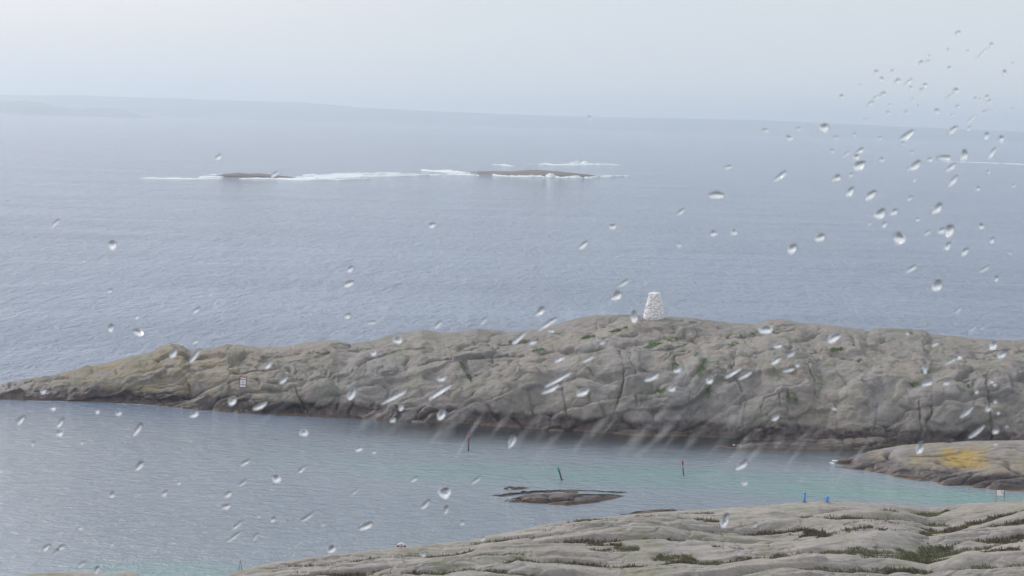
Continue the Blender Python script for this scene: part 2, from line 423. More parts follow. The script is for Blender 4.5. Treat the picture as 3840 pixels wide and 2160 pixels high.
MAIN_CREST = [(-60, 985), (-20, 972), (0, 968), (60, 952), (130, 946), (200, 927), (280, 912), (330, 897), (385, 886), (402, 873), (430, 866), (455, 868), (480, 881), (540, 874), (570, 863), (600, 865), (620, 868), (700, 873), (790, 861), (830, 856), (880, 863), (940, 856), (1000, 838), (1060, 829), (1110, 835), (1150, 832), (1200, 827), (1260, 833), (1310, 832), (1370, 822), (1430, 804), (1500, 792), (1600, 794), (1640, 801), (1680, 799), (1740, 800), (1800, 806), (1840, 814), (1900, 813), (1930, 803), (1970, 803), (2030, 813), (2110, 820), (2180, 831), (2210, 825), (2320, 827), (2340, 839), (2400, 844), (2460, 851), (2576, 854), (2800, 850), (3200, 880), (3600, 985)]
MAIN_SHORE = [(-60, 1000), (0, 1004), (60, 1006), (130, 1008), (200, 1010), (300, 1014), (400, 1020), (500, 1030), (600, 1038), (700, 1045), (800, 1048), (900, 1052), (1000, 1058), (1100, 1064), (1300, 1078), (1500, 1090), (1700, 1100), (1900, 1106), (2000, 1110), (2100, 1116), (2300, 1122), (2576, 1132), (3000, 1140), (3600, 1150)]
MAIN_DEPTH = [(-60, 1.5), (0, 5), (200, 10), (500, 18), (900, 26), (1400, 34), (1900, 38), (2600, 42), (3600, 30)]
MAIN_BACK = [(-60, 3), (0, 6), (300, 12), (1500, 30), (3600, 30)]
FORMS = [(737, 994, 31, 35, 1.3), (802, 985, 46, 41, 1.5), (668, 1012, 44, 22, 1.1), (395, 985, 72, 20, .8), (930, 985, 58, 48, .9), (1990, 960, 75, 95, 1.3), (2200, 1010, 90, 70, 1.2), (1480, 1010, 110, 55, .9),
         (1700, 1000, 62, 70, 1.0), (2380, 1010, 80, 62, 1.1), (2290, 945, 50, 30, .7), (1240, 1000, 80, 52, .8), (1930, 1030, 60, 60, .6), (2130, 1060, 55, 40, .8), (2490, 1000, 60, 90, .6)]
CRACKS = [[(760, 965), (905, 955), (960, 938), (1110, 905), (1300, 893), (1500, 880)], [(1695, 860), (1700, 910), (1693, 960)], [(1762, 850), (1770, 900), (1785, 945), (1782, 1010), (1770, 1072)],
          [(1640, 878), (1740, 864), (1850, 850), (2000, 828)], [(2090, 893), (2160, 905), (2210, 940), (2245, 985), (2270, 1010)], [(1985, 880), (2030, 925), (2052, 960), (2048, 1050)], [(2290, 895), (2330, 930), (2400, 925)],
          [(2480, 960), (2488, 1040), (2495, 1110)], [(738, 958), (752, 995), (772, 1030)], [(842, 948), (850, 990), (846, 1032)], [(1415, 975), (1425, 1050)], [(1640, 985), (1642, 1062)], [(1100, 1032), (1062, 992), (1050, 958)],
          [(2395, 902), (2500, 905), (2570, 890)], [(2345, 935), (2385, 962), (2440, 955)], [(1855, 860), (1845, 930), (1880, 1010), (1870, 1070)], [(2205, 1000), (2200, 1080)], [(2310, 1010), (2318, 1085)], [(560, 985), (575, 940), (700, 925)],
          [(280, 995), (290, 930)], [(480, 1000), (470, 950)], [(1240, 905), (1230, 960), (1160, 1020)], [(1560, 880), (1570, 960), (1545, 1040)], [(1900, 900), (2000, 890), (2080, 880)], [(2100, 1020), (2105, 1085)],
          [(900, 915), (1000, 880), (1130, 868)], [(1150, 880), (1300, 862), (1420, 842)], [(1500, 850), (1640, 838), (1760, 830)], [(640, 905), (760, 890), (900, 880)]]
def island_forms(V, P):
    Pf = P.reshape(-1, 3); N = normals_of(P).reshape(-1, 3); N[N[:, 2] < 0] *= -1; N[:, 2] *= 0.4
    N[:, 1] = np.minimum(N[:, 1], -0.2); N /= np.linalg.norm(N, axis=1, keepdims=True)
    X, Y, Z = project(V); X = X/K; Y = Y/K
    jx = 7*fbm(V/2.2, 3, 401); jy = 7*fbm(V/2.2, 3, 402); X = X+jx; Y = Y+jy
    front = V[:, 1] < P[-45, :, 1].mean()+200
    add = np.zeros(len(V))
    for cx, cy, rx, ry, am in FORMS:
        q = ((X-cx)/rx)**2+((Y-cy)/ry)**2
        add = np.maximum(add, 0.62*am*np.clip(1-q**1.4, 0, 1)**0.6)
    for j, pl in enumerate(CRACKS):
        best = np.full(len(V), 1e9)
        for (x0, y0), (x1, y1) in zip(pl[:-1], pl[1:]):
            dx, dy = x1-x0, y1-y0; t_ = np.clip(((X-x0)*dx+(Y-y0)*dy)/(dx*dx+dy*dy), 0, 1)
            best = np.minimum(best, np.hypot(X-x0-t_*dx, Y-y0-t_*dy))
        gt = np.clip(fbm(V/3.5, 2, 410+j)*2.2+0.35, 0, 1)
        add -= 0.50*gt*np.exp(-(best/(0.8+1.2*gt))**2) + 0.16*np.exp(-(best/9.0)**2)
    nb = P.shape[1]*41
    add[-nb:] = 0
    return V + N*add[:, None]
cols = np.concatenate([np.linspace(-60, 2620, 1300), np.linspace(2630, 3600, 60)])
island, IV = ridge('rocky_island', M_island, cols, MAIN_SHORE, MAIN_CREST, MAIN_DEPTH, MAIN_BACK,
    [(0, 0), (0.06, .22), (0.14, .48), (0.24, .68), (0.40, .82), (0.65, .92), (0.85, .975), (1, 1)], amp=0.85, seed=3, n_front=330, crack=0.45, fold=0.6, extra=island_forms)
tag(island, 'long grey granite island across the bay carrying the white cairn', 'island', kind='structure')

SK_CREST = [(2085, 1172), (2110, 1160), (2180, 1138), (2260, 1121), (2350, 1112), (2440, 1108), (2576, 1107), (2800, 1112), (3100, 1200)]
SK_SHORE = [(2085, 1173), (2110, 1176), (2180, 1190), (2260, 1206), (2350, 1218), (2440, 1227), (2576, 1238), (2800, 1240), (3100, 1215)]
yel, YV = ridge('lichen_skerry', M_yellow, np.linspace(2085, 3100, 420), SK_SHORE, SK_CREST, [(2085, 2), (2200, 9), (2400, 14), (2800, 15), (3100, 4)], [(2085, 2), (2400, 8), (3100, 4)],
    [(0, 0), (0.12, .2), (0.3, .48), (0.6, .8), (0.85, .96), (1, 1)], amp=0.35, seed=9, n_front=130, n_back=20, block=4.0, crack=0.7, fold=0.55, stretch=(2.2, 1, 1))
tag(yel, 'low dark rock with orange yellow lichen at the right edge of the bay', 'skerry', kind='structure')

def small_skerry(name, label, x0, x1, shore, crest, dep, seed, mat, n=160, nf=50, amp=0.12, fold=0.15, block=2.0, stretch=(2, 1, 1), prof=None):
    o, V = ridge(name, mat, np.linspace(x0, x1, n), shore, crest, dep, [(x0, .6), ((x0+x1)/2, 3), (x1, .6)],
        prof or [(0, 0), (0.2, .45), (0.5, .8), (0.8, .97), (1, 1)], amp=amp, seed=seed, n_front=nf, n_back=12, crest_amp=0.4, block=block, crack=0.6, fold=fold, stretch=stretch)
    tag(o, label, 'skerry'); return o
small_skerry('skerry', 'low dark wet slab awash in the bay, the nearer one of the pair', 1262, 1575,
    [(1262, 1262), (1300, 1266), (1360, 1271), (1430, 1272), (1500, 1266), (1575, 1248)], [(1262, 1262), (1290, 1252), (1330, 1242), (1400, 1240), (1480, 1240), (1540, 1243), (1575, 1247)],
    [(1262, .3), (1350, 2.4), (1480, 2.6), (1575, .3)], 21, M_skerry)
small_skerry('skerry', 'thin dark rock ledge awash in the bay, just behind the nearer slab', 1225, 1585,
    [(1225, 1247), (1260, 1250), (1300, 1246), (1350, 1243), (1450, 1241), (1540, 1242), (1585, 1241)], [(1225, 1246), (1260, 1243), (1310, 1233), (1360, 1230), (1450, 1231), (1520, 1233), (1560, 1235), (1585, 1240)],
    [(1225, .3), (1350, 1.2), (1480, 1.5), (1585, .3)], 22, M_skerry)
small_skerry('skerry', 'small light rock tip just showing behind the two bay slabs', 1268, 1332,
    [(1268, 1231), (1300, 1232), (1332, 1229)], [(1268, 1229), (1285, 1224), (1310, 1224), (1332, 1227)], [(1268, .2), (1300, .6), (1332, .2)], 23, M_skerry, 60, 20)
small_skerry('skerry', 'dark flat ledge at the waters edge beside the near shore rocks', 1560, 1720,
    [(1560, 1296), (1640, 1294), (1720, 1286)], [(1560, 1292), (1600, 1285), (1650, 1281), (1690, 1280), (1720, 1283)], [(1560, .4), (1640, 1.5), (1720, .3)], 24, M_skerry, 100, 30)
small_skerry('skerry', 'low dark ledge with tan rim under the big island at right', 1800, 2300,
    [(1800, 1126), (1900, 1129), (2000, 1131), (2100, 1131), (2200, 1130), (2300, 1124)], [(1800, 1124), (1870, 1118), (1950, 1106), (2020, 1100), (2100, 1101), (2200, 1098), (2300, 1098)],
    [(1800, .4), (1950, 3), (2300, 4)], 25, M_skerry, 300, 60, 0.25, 0.3, 3.0)
# far reef
small_skerry('skerry', 'low brown offshore reef on the left amid the surf', 535, 800,
    [(535, 445), (600, 446), (700, 447), (800, 449)], [(535, 445), (560, 438), (600, 434), (625, 437), (650, 435), (680, 439), (720, 443), (750, 447), (800, 449)],
    [(535, 6), (650, 22), (800, 5)], 31, M_farrock, 160, 30, 0.8, 0.5, 10.0)
small_skerry('skerry', 'larger brown offshore reef on the right amid the surf', 1155, 1505,
    [(1155, 433), (1200, 438), (1300, 443), (1400, 446), (1505, 446)], [(1155, 432), (1190, 431), (1240, 429), (1290, 430), (1330, 426), (1350, 426), (1400, 430), (1450, 436), (1505, 442)],
    [(1155, 6), (1330, 40), (1505, 6)], 32, M_farrock, 180, 30, 0.8, 0.5, 10.0)

# ------------------------------------------------------------------ near shore
F_EDGE = [(-2600, 1500), (-400, 1490), (-100, 1462), (0, 1456), (40, 1448), (100, 1441), (160, 1437), (230, 1439), (280, 1446), (300, 1440), (330, 1437), (345, 1441), (360, 1455), (390, 1480), (480, 1480), (560, 1450), (590, 1438), (620, 1430), (700, 1412), (800, 1398), (900, 1388), (1000, 1376), (1100, 1366), (1180, 1359), (1240, 1344), (1340, 1326), (1420, 1313), (1500, 1302), (1560, 1296), (1600, 1291), (1700, 1285), (1790, 1279), (1900, 1273), (2000, 1265), (2060, 1262), (2200, 1264), (2280, 1271), (2340, 1278), (2440, 1264), (2576, 1259), (3000, 1250), (5000, 1250)]
F_EZ = [(-2600, 1.5), (0, .9), (360, .7), (560, .5), (620, 1.1), (1000, 1.6), (1250, .9), (1600, .5), (1800, .6), (2060, 1.6), (2200, 1.2), (2340, .35), (2440, 1.2), (2600, 1.6), (5000, 2)]
VEGPTS = []
def make_fore():
    cols = np.concatenate([np.linspace(-2600, -60, 60)[:-1], np.linspace(-60, 2640, 900), np.linspace(2660, 5000, 50)])
    ez = interp(cols, F_EZ)
    d = ray(cols*K, interp(cols, F_EDGE)*K); tt = (ez-H)/d[:, 2]
    E = CAMP[None] + d*tt[:, None]
    r = np.linalg.norm(E[:, :2], axis=1); rad = E[:, :2]/r[:, None]
    # distance inward from edge (m): negative = seaward
    inn = np.concatenate([[-9, -6, -4, -3, -2.2], np.arange(-1.6, 55, 0.13), np.geomspace(56, 150, 45)])
    I, R = np.meshgrid(inn, r, indexing='ij')
    D = np.maximum(R - I, 6.0 - 0.02*I)
    X = D*rad[None, :, 0]; Y = D*rad[None, :, 1]
    p0 = np.stack([X.ravel(), Y.ravel(), np.zeros(X.size)], 1)
    Iv = I.ravel(); ezv = np.repeat(ez[None], len(inn), 0).ravel()
    inside = np.clip(Iv/10.0, 0, 1)
    # strike-parallel whalebacks
    x, y = p0[:, 0], p0[:, 1]
    u = (x+0.36*y); v = y - 0.36*x + 3.0*fbm(p0/16.0, 3, 61) + 0.6*fbm(p0/4.0, 2, 62)
    def aniso(lu, lv, o, sd): return fbm(np.stack([u/lu, v/lv, x*0], 1), o, sd)
    b1 = np.abs(aniso(38, 7.0, 2, 63)); b2 = np.abs(aniso(20, 3.0, 2, 64)); b3 = np.abs(aniso(9, 0.9, 2, 65))
    z = ezv + inside*(1.9*np.minimum(b1*2.2, .75)) + (0.2+0.8*inside)*(0.5*np.minimum(b2*2.2, .7)) + 0.14*b3*np.clip(Iv/2, 0, 1)
    z += inside*1.1*fbm(p0/13.0, 2, 66) + 0.10*fbm(p0/1.6, 4, 67)*np.clip(Iv/3+.3, 0.2, 1)
    z -= inside*0.6
    pl, _, _ = plateau(v/2.4+0.5*fbm(p0/6.0, 2, 81), u/9.0+0.5*fbm(p0/5.0, 2, 82), 83, 0.10)
    z += (0.15+0.85*inside)*0.34*(pl-0.5)
    pl, _, _ = plateau(v/0.55+0.5*fbm(p0/3.0, 2, 84), u/4.0+0.5*fbm(p0/3.0, 2, 85), 86, 0.15)
    z += (0.15+0.85*inside)*0.06*(pl-0.5)
    z += np.clip(Iv, 0, 400)*0.022
    far = np.clip((Iv-45)/80, 0, 1); z += far*5
    # cracks, stretched along strike
    q = np.stack([(x+0.36*y)/3.6, (y-0.36*x)/1.15, x*0], 1) + 0.5*np.stack([fbm(p0/3, 2, 71), fbm(p0/3, 2, 72), x*0], 1)
    F1, F2, idv = worley(q, 75)
    gate = np.clip(fbm(p0/8.0, 2, 76)*2+0.35, 0, 1)
    z -= 0.22*np.exp(-((F2-F1)/0.06)**1.3)*gate*np.clip(Iv/2, 0, 1)
    z += 0.16*(idv-0.5)*gate*np.clip((F2-F1)*4, 0, 1)*np.clip(Iv/2, 0, 1)
    sea = np.clip(-Iv/2.4, 0, 4); z = z - sea**1.4*0.9 - 0.12*np.clip(1-Iv/0.6, 0, 1)
    Z = z.reshape(I.shape)
    V = np.stack([X, Y, Z], 2)
    o = link_mesh('shore_rocks', V.reshape(-1, 3), grid_faces(len(inn), len(cols))[:, ::-1], M_fore)
    tag(o, 'smooth grey granite shore in the foreground with grass in its hollows', 'ground', kind='structure')
    # hollows for vegetation
    kk = 14
    def blur(A):
        for ax in (0, 1):
            c = np.cumsum(np.pad(A, [(kk+1, kk) if a == ax else (0, 0) for a in (0, 1)], mode='edge'), axis=ax)
            n = A.shape[ax]; sl1 = [slice(None)]*2; sl2 = [slice(None)]*2
            sl1[ax] = slice(2*kk+1, 2*kk+1+n); sl2[ax] = slice(0, n)
            A = (c[tuple(sl1)]-c[tuple(sl2)])/(2*kk+1)
        return A
    conc = blur(blur(Z)) - Z
    return V, conc, I
FV, FCONC, FI = make_fore()

# ------------------------------------------------------------------ far coast
def hills(name, ydist, px_pts, label, seed):
    pts = np.array(px_pts, float)
    cols = np.linspace(pts[0, 0], pts[-1, 0], 260)
    top = at_y(cols*K, interp(cols, px_pts)*K, ydist)
    rows = []
    prof = [(-0.10, 0.0), (-0.07, .35), (-0.04, .7), (0, 1), (0.06, .8), (0.14, .3), (0.2, 0)]
    nz_ = 1+0.10*fbm(np.stack([cols/25.0, cols*0, cols*0+seed], 1), 4, seed)
    for s, g in prof:
        dd = 1+s
        z = np.maximum(top[:, 2]*g*nz_, 0) if g not in (0, 1) else np.maximum(top[:, 2]*g, 0)
        rows.append(np.stack([top[:, 0]*dd, top[:, 1]*dd, z - (3 if g == 0 else 0)], 1))
    P = np.stack(rows)
    o = link_mesh(name, P.reshape(-1, 3), grid_faces(len(prof), len(cols)), M_hill)
    tag(o, label, 'hills', kind='structure')
hills('hills', 12000, [(-400, 236), (-200, 234), (0, 239), (100, 240), (220, 240), (330, 245), (450, 247), (540, 252), (640, 255), (740, 257), (850, 265), (900, 271), (1000, 275), (1100, 280), (1250, 286), (1400, 292), (1580, 296), (1700, 297), (1800, 300), (1900, 302), (2000, 306), (2100, 311), (2300, 320), (2576, 331), (2800, 342)], 'faint blue line of distant coast along the horizon', 5)
hills('hills', 9000, [(-400, 262), (0, 257), (60, 254), (100, 258), (150, 269), (200, 275), (240, 270), (290, 272), (330, 282), (375, 296)], 'slightly darker low headland at the left end of the distant coast', 8)

# ------------------------------------------------------------------ haze
def haze():
    x0, x1, y0, y1, z0, z1 = -8500, 8500, -500, 14800, -12, 170
    V = [(x, y, z) for z in (z0, z1) for y in (y0, y1) for x in (x0, x1)]
    Fc = [(0, 2, 3, 1), (4, 5, 7, 6), (0, 1, 5, 4), (2, 6, 7, 3), (0, 4, 6, 2), (1, 3, 7, 5)]
    t = NT('haze_air'); v = t.n('ShaderNodeVolumePrincipled')
    v.inputs['Color'].default_value = (0.83, 0.92, 1.0, 1); v.inputs['Density'].default_value = 0.00017
    v.inputs['Anisotropy'].default_value = 0.6
    t.L(v.outputs[0], t.out.inputs['Volume'])
    o = link_mesh('haze', V, Fc, t.m, smooth=False)
    tag(o, 'pale grey blue rain haze over the sea', 'haze', kind='stuff')
haze()


# ------------------------------------------------------------------ picking points on built rock
_pj = {}
def pick(key, V, px, py, tol=3.0):
    if key not in _pj: _pj[key] = project(V)
    X, Y, Z = _pj[key]
    dd = np.hypot(X-px*K, Y-py*K)
    c = np.where(dd < tol)[0]
    if len(c) == 0: i = int(np.argmin(dd))
    else: i = c[np.argmin(Z[c])]
    return Vector(V.reshape(-1, 3)[i])

# ------------------------------------------------------------------ vegetation
t = NT('heather'); p = t.pos(); c = t.mix(t.ramp(t.noise(p, 1.1, 3), 0.4, 0.6), (0.125, 0.095, 0.068), (0.165, 0.145, 0.085)); t.bsdf(c, 0.9); M_heath = t.m
t = NT('grass'); p = t.pos(); c = t.mix(t.ramp(t.noise(p, 0.9, 3), 0.4, 0.6), (0.120, 0.145, 0.060), (0.20, 0.20, 0.09)); t.bsdf(c, 0.9); M_grass = t.m
t = NT('moss'); p = t.pos(); c = t.mix(t.ramp(t.noise(p, 0.9, 3), 0.4, 0.6), (0.09, 0.17, 0.055), (0.15, 0.27, 0.06)); t.bsdf(c, 0.9); M_moss = t.m
def tufts(name, P, mat, label, h0, h1, w0, rnd, per=5, cat='vegetation'):
    n = len(P)*per
    B = np.repeat(P, per, 0) + rnd.normal(0, 0.10, (n, 3))*np.array([1, 1, 0.15])
    hh = rnd.uniform(h0, h1, n); th = rnd.uniform(0, 6.28, n); lean = rnd.normal(0, 0.45, (n, 2))*hh[:, None]
    ww = rnd.uniform(0.5, 1.2, n)*w0
    dx, dy = np.cos(th)*ww, np.sin(th)*ww
    a = B + np.stack([dx, dy, -0.03+dx*0], 1); b = B - np.stack([dx, dy, 0.03+dx*0], 1)
    hh = hh*rnd.uniform(0.35, 1.35, n); tip = B + np.stack([lean[:, 0], lean[:, 1], hh], 1)
    e = np.stack([dx, dy, dx*0], 1)*0.6
    V = np.stack([a, b, tip-e, tip+e], 1).reshape(-1, 3)
    o = link_mesh(name, V, np.arange(n*4).reshape(-1, 4), mat, smooth=False)
    tag(o, label, cat, kind='stuff'); return o
def plant_fore():
    rnd = np.random.default_rng(4)
    V = FV.reshape(-1, 3); c = FCONC.ravel(); I = FI.ravel()
    X, Y, Z = project(FV)
    ok = (I > 1.5) & (I < 52) & (X > -300) & (X < 4200)
    patch = fbm(V/np.array([9.0, 5.0, 9.0]), 3, 201); kind = fbm(V/np.array([5.0, 3.0, 5.0]), 2, 202)
    q = c + 0.34*patch
    m_ = ok & (q > 0.15) & (rnd.random(len(c)) < 0.55)
    hm = m_ & (kind < 0.03); gm = m_ & (kind >= 0.03)
    tufts('heather', V[hm], M_heath, 'brown heather growing in the hollows of the near rocks', 0.12, 0.36, 0.05, rnd, 6)
    tufts('grass', V[gm], M_grass, 'yellow green grass growing in the hollows of the near rocks', 0.08, 0.26, 0.035, rnd, 6)
    return m_.sum()
nveg = plant_fore(); print('veg', nveg)
def plant_island():
    rnd = np.random.default_rng(8)
    V = IV.reshape(-1, 3); X, Y, Z = project(IV); X = X/K; Y = Y/K
    nz_ = fbm(V/1.3, 3, 301)
    sel = np.zeros(len(V), bool)
    for (cx, cy, rx, ry, th) in [(1765, 925, 9, 34, -12), (1990, 1003, 16, 18, -10), (1662, 985, 18, 9, 12), (1690, 856, 22, 5, 0), (1760, 893, 14, 6, 0), (1700, 930, 5, 22, 0), (1172, 935, 5, 30, 30), (1560, 830, 26, 4, 15),
                             (1900, 838, 40, 5, 12), (1830, 870, 30, 5, 10), (2325, 935, 12, 5, 0), (2300, 965, 14, 12, -40), (1780, 985, 7, 18, 0), (1985, 930, 16, 6, 0), (1480, 850, 22, 4, 12), (1355, 880, 16, 4, 10), (1640, 870, 26, 5, 15), (2100, 880, 26, 4, 5), (2440, 985, 6, 20, 20), (1300, 860, 22, 4, 8)]:
        a_ = math.radians(-th); dx, dy = X-cx, Y-cy
        u = (dx*math.cos(a_)+dy*math.sin(a_))/rx; v = (-dx*math.sin(a_)+dy*math.cos(a_))/ry
        sel |= (u*u+v*v + nz_*1.7 < 0.55)
    sel &= (Z < 330) & (rnd.random(len(V)) < 0.6)
    tufts('moss', V[sel], M_moss, 'green grass and moss in the clefts of the big island', 0.06, 0.22, 0.05, rnd, 4)
plant_island()

# ------------------------------------------------------------------ bm helpers
def tube(bm, a, b, r0, r1=None, n=10):
    a, b = Vector(a), Vector(b); r1 = r0 if r1 is None else r1
    d = (b-a).normalized(); x = d.orthogonal().normalized(); y = d.cross(x)
    A = [bm.verts.new(a+(x*math.cos(k*2*math.pi/n)+y*math.sin(k*2*math.pi/n))*r0) for k in range(n)]
    B = [bm.verts.new(b+(x*math.cos(k*2*math.pi/n)+y*math.sin(k*2*math.pi/n))*r1) for k in range(n)]
    for k in range(n): bm.faces.new((A[k], A[(k+1) % n], B[(k+1) % n], B[k]))
    bm.faces.new(A[::-1]); bm.faces.new(B)
def box(bm, c, s, mat=None):
    r = bmesh.ops.create_cube(bm, size=1)
    for v in r['verts']:
        v.co = Vector((v.co.x*s[0], v.co.y*s[1], v.co.z*s[2]))
        if mat is not None: v.co = mat @ v.co
        v.co += Vector(c)
def fin(name, bm, mat, parent=None, smooth=False, bevel=0.0):
    if bevel: bmesh.ops.bevel(bm, geom=bm.edges[:], offset=bevel, segments=1, affect='EDGES')
    bmesh.ops.recalc_face_normals(bm, faces=bm.faces)
    me = bpy.data.meshes.new(name); bm.to_mesh(me); bm.free()
    me.polygons.foreach_set('use_smooth', np.full(len(me.polygons), smooth))
    me.materials.append(mat)
    o = bpy.data.objects.new(name, me); COL.objects.link(o)
    if parent: o.parent = parent
    return o
def uvball(bm, c, r, n=12, m_=8, rot=None):
    r_ = bmesh.ops.create_uvsphere(bm, u_segments=n, v_segments=m_, radius=1)
    for v in r_['verts']:
        v.co = Vector((v.co.x*r[0], v.co.y*r[1], v.co.z*r[2]))
        if rot is not None: v.co = rot @ v.co
        v.co += Vector(c)
M_red = solid('red_paint', (0.42, 0.045, 0.045)); M_signred = solid('sign_red', (0.32, 0.03, 0.05)); M_green = solid('green_paint', (0.02, 0.28, 0.17)); M_white = solid('white_paint', (0.90, 0.90, 0.91), 0.5, 0.03)
M_wood = solid('wet_dark_timber', (0.05, 0.05, 0.052), 0.6, 0.3, 9); M_blue = solid('blue_paint', (0.09, 0.34, 0.72)); M_steel = solid('grey_steel', (0.20, 0.21, 0.22), 0.45)
M_text = solid('sign_lettering', (0.10, 0.11, 0.14)); M_orange = solid('faded_orange_paint', (0.48, 0.20, 0.12)); M_grey = solid('gull_grey', (0.32, 0.33, 0.35)); M_beak = solid('beak_yellow', (0.6, 0.42, 0.05))

# ------------------------------------------------------------------ white cairn
def cairn():
    b = pick('isl', IV, 1645, 802, 4)
    D = math.hypot(b.x, b.y); base = PY(1645*K, 803.5*K, b.y+0.6); base.z = min(base.z, b.z+0.2)
    nh, na = 90, 180
    hh = np.linspace(0, 1, nh); aa = np.linspace(0, 2*np.pi, na, endpoint=False)
    Hc = 3.95*D/290
    R = np.interp(hh, [0, .08, .3, .55, .8, .95, 1], [1.53, 1.57, 1.47, 1.25, 1.02, 0.86, 0.78])*D/290
    Z, A = np.meshgrid(hh, aa, indexing='ij'); Rr = np.repeat(R[:, None], na, 1)
    P = np.stack([Rr*np.cos(A), Rr*np.sin(A), Z*Hc], 2).reshape(-1, 3)
    q = P/np.array([0.62, 0.62, 0.44])+0.25*np.stack([fbm(P/0.5, 2, 1), fbm(P/0.5, 2, 2), fbm(P/0.5, 2, 3)], 1)
    F1, F2, idv = worley(q, 55)
    d = 0.09*np.clip((F2-F1)*3, 0, 1)**0.6 + 0.10*(idv-0.5)*np.clip((F2-F1)*6, 0, 1) - 0.17*np.exp(-((F2-F1)/0.09)**2) + 0.015*fbm(P/0.12, 3, 7)
    n = np.stack([np.cos(A), np.sin(A), A*0+0.25], 2).reshape(-1, 3)
    V = P + n*d[:, None]
    V[:, 2] += np.clip(Z.ravel()-0.9, 0, 1)*10*0.16*(idv-0.5)*2
    V[:, 0] *= 1.0
    F = []
    for i in range(nh-1):
        for k in range(na): F.append((i*na+k, i*na+(k+1) % na, (i+1)*na+(k+1) % na, (i+1)*na+k))
    V = [tuple(v) for v in V]
    # rough top: rings inward
    last = (nh-1)*na; rr = random.Random(3); prev = last
    for j, s_ in enumerate((0.75, 0.5, 0.25)):
        st = len(V)
        for k in range(na):
            v = V[last+k]; bump_ = 0.10*math.sin(k*0.21+j*2)+0.06*math.sin(k*0.53+j)
            V.append((v[0]*s_, v[1]*s_, Hc+bump_*s_+0.02))
        for k in range(na): F.append((prev+k, prev+(k+1) % na, st+(k+1) % na, st+k))
        prev = st
    V.append((0, 0, Hc)); F += [(prev+k, prev+(k+1) % na, len(V)-1) for k in range(na)]
    t = NT('whitewashed_stone'); p = t.n('ShaderNodeTexCoord').outputs['Object']
    c = t.mix(t.ramp(t.noise(p, 2.2, 5, 0.7), 0.45, 0.72), (0.92, 0.92, 0.92), (0.74, 0.75, 0.76))
    c = t.mix(t.math('MULTIPLY', t.ramp(t.noise(p, 3.1, 5, 0.7), 0.60, 0.70), 0.6), c, (0.35, 0.35, 0.34))
    t.bsdf(c, 0.8, t.bump(t.noise(p, 7, 5), 0.03))
    root = empty('cairn', base)
    o = link_mesh('stone_tower', V, F, t.m, root)
    # loose cap stones on the rim
    rnd = random.Random(4)
    for k in range(9):
        bm = bmesh.new(); a = k/9*6.28+rnd.uniform(-.2, .2); r_ = R[-1]*rnd.uniform(.55, .9)
        sx = rnd.uniform(.24, .42)
        bmesh.ops.create_icosphere(bm, subdivisions=2, radius=1)
        for v in bm.verts:
            f_ = 1+0.18*math.sin(v.co.x*3+k)+0.14*math.cos(v.co.y*4+k)
            v.co = Vector((v.co.x*sx*f_+r_*math.cos(a), v.co.y*sx*f_+r_*math.sin(a), v.co.z*sx*.75*f_+Hc+0.02))
        fin('cap_stone', bm, t.m, root, True)
    tag(root, 'tall white painted stone cairn on the crest of the island', 'cairn')
cairn()

# ------------------------------------------------------------------ warning sign on the island
def text_mesh(parent, txt, size, loc, mat, rotm):
    cu = bpy.data.curves.new('lettering', 'FONT'); cu.body = txt; cu.size = size; cu.align_x = 'CENTER'; cu.align_y = 'CENTER'; cu.extrude = 0.004; cu.offset = 0.008
    ob = bpy.data.objects.new('lettering', cu); COL.objects.link(ob)
    dg = bpy.context.evaluated_depsgraph_get(); me = bpy.data.meshes.new_from_object(ob.evaluated_get(dg))
    COL.objects.unlink(ob); bpy.data.objects.remove(ob)
    o = bpy.data.objects.new('lettering', me); me.materials.clear(); me.materials.append(mat); COL.objects.link(o); o.parent = parent
    o.matrix_local = Matrix.Translation(loc) @ rotm
    return o
def sign():
    g = pick('isl', IV, 609, 984, 5)
    y = g.y-0.4
    c = PY(609*K, 961.5*K, y); D = c.y; sc_ = D/FPX
    Wp, Hp = 27*sc_, 42*sc_
    root = empty('warning_sign', (c.x, c.y, g.z)); root.rotation_euler = (0, math.radians(-5.0)*-1, math.radians(6))
    bpy.context.view_layer.update()
    hz = c.z-g.z
    bm = bmesh.new(); box(bm, (0, 0, hz), (Wp, 0.05, Hp)); fin('border', bm, M_signred, root)
    bm = bmesh.new(); box(bm, (0, -0.03, hz), (Wp*0.80, 0.02, Hp*0.86)); fin('panel', bm, M_white, root)
    R90 = Matrix.Rotation(math.radians(90), 4, 'X')
    tx = [('LEDNING', .27, 1.0), ('OG', 0.02, 1.0), ('KABLER', -.22, 1.0)]
    for s_, q, k in tx: text_mesh(root, s_, Wp*0.185*k, Vector((0, -0.046, hz+Hp*q)), M_text, R90)
    for sx in (-1, 1):
        bm = bmesh.new(); tube(bm, (sx*Wp*.3, 0.06, -0.6), (sx*Wp*.3, 0.06, hz+Hp*.45), 0.045); fin('post', bm, M_steel, root)
    tag(root, 'white warning sign with red border standing low on the island', 'sign')
sign()

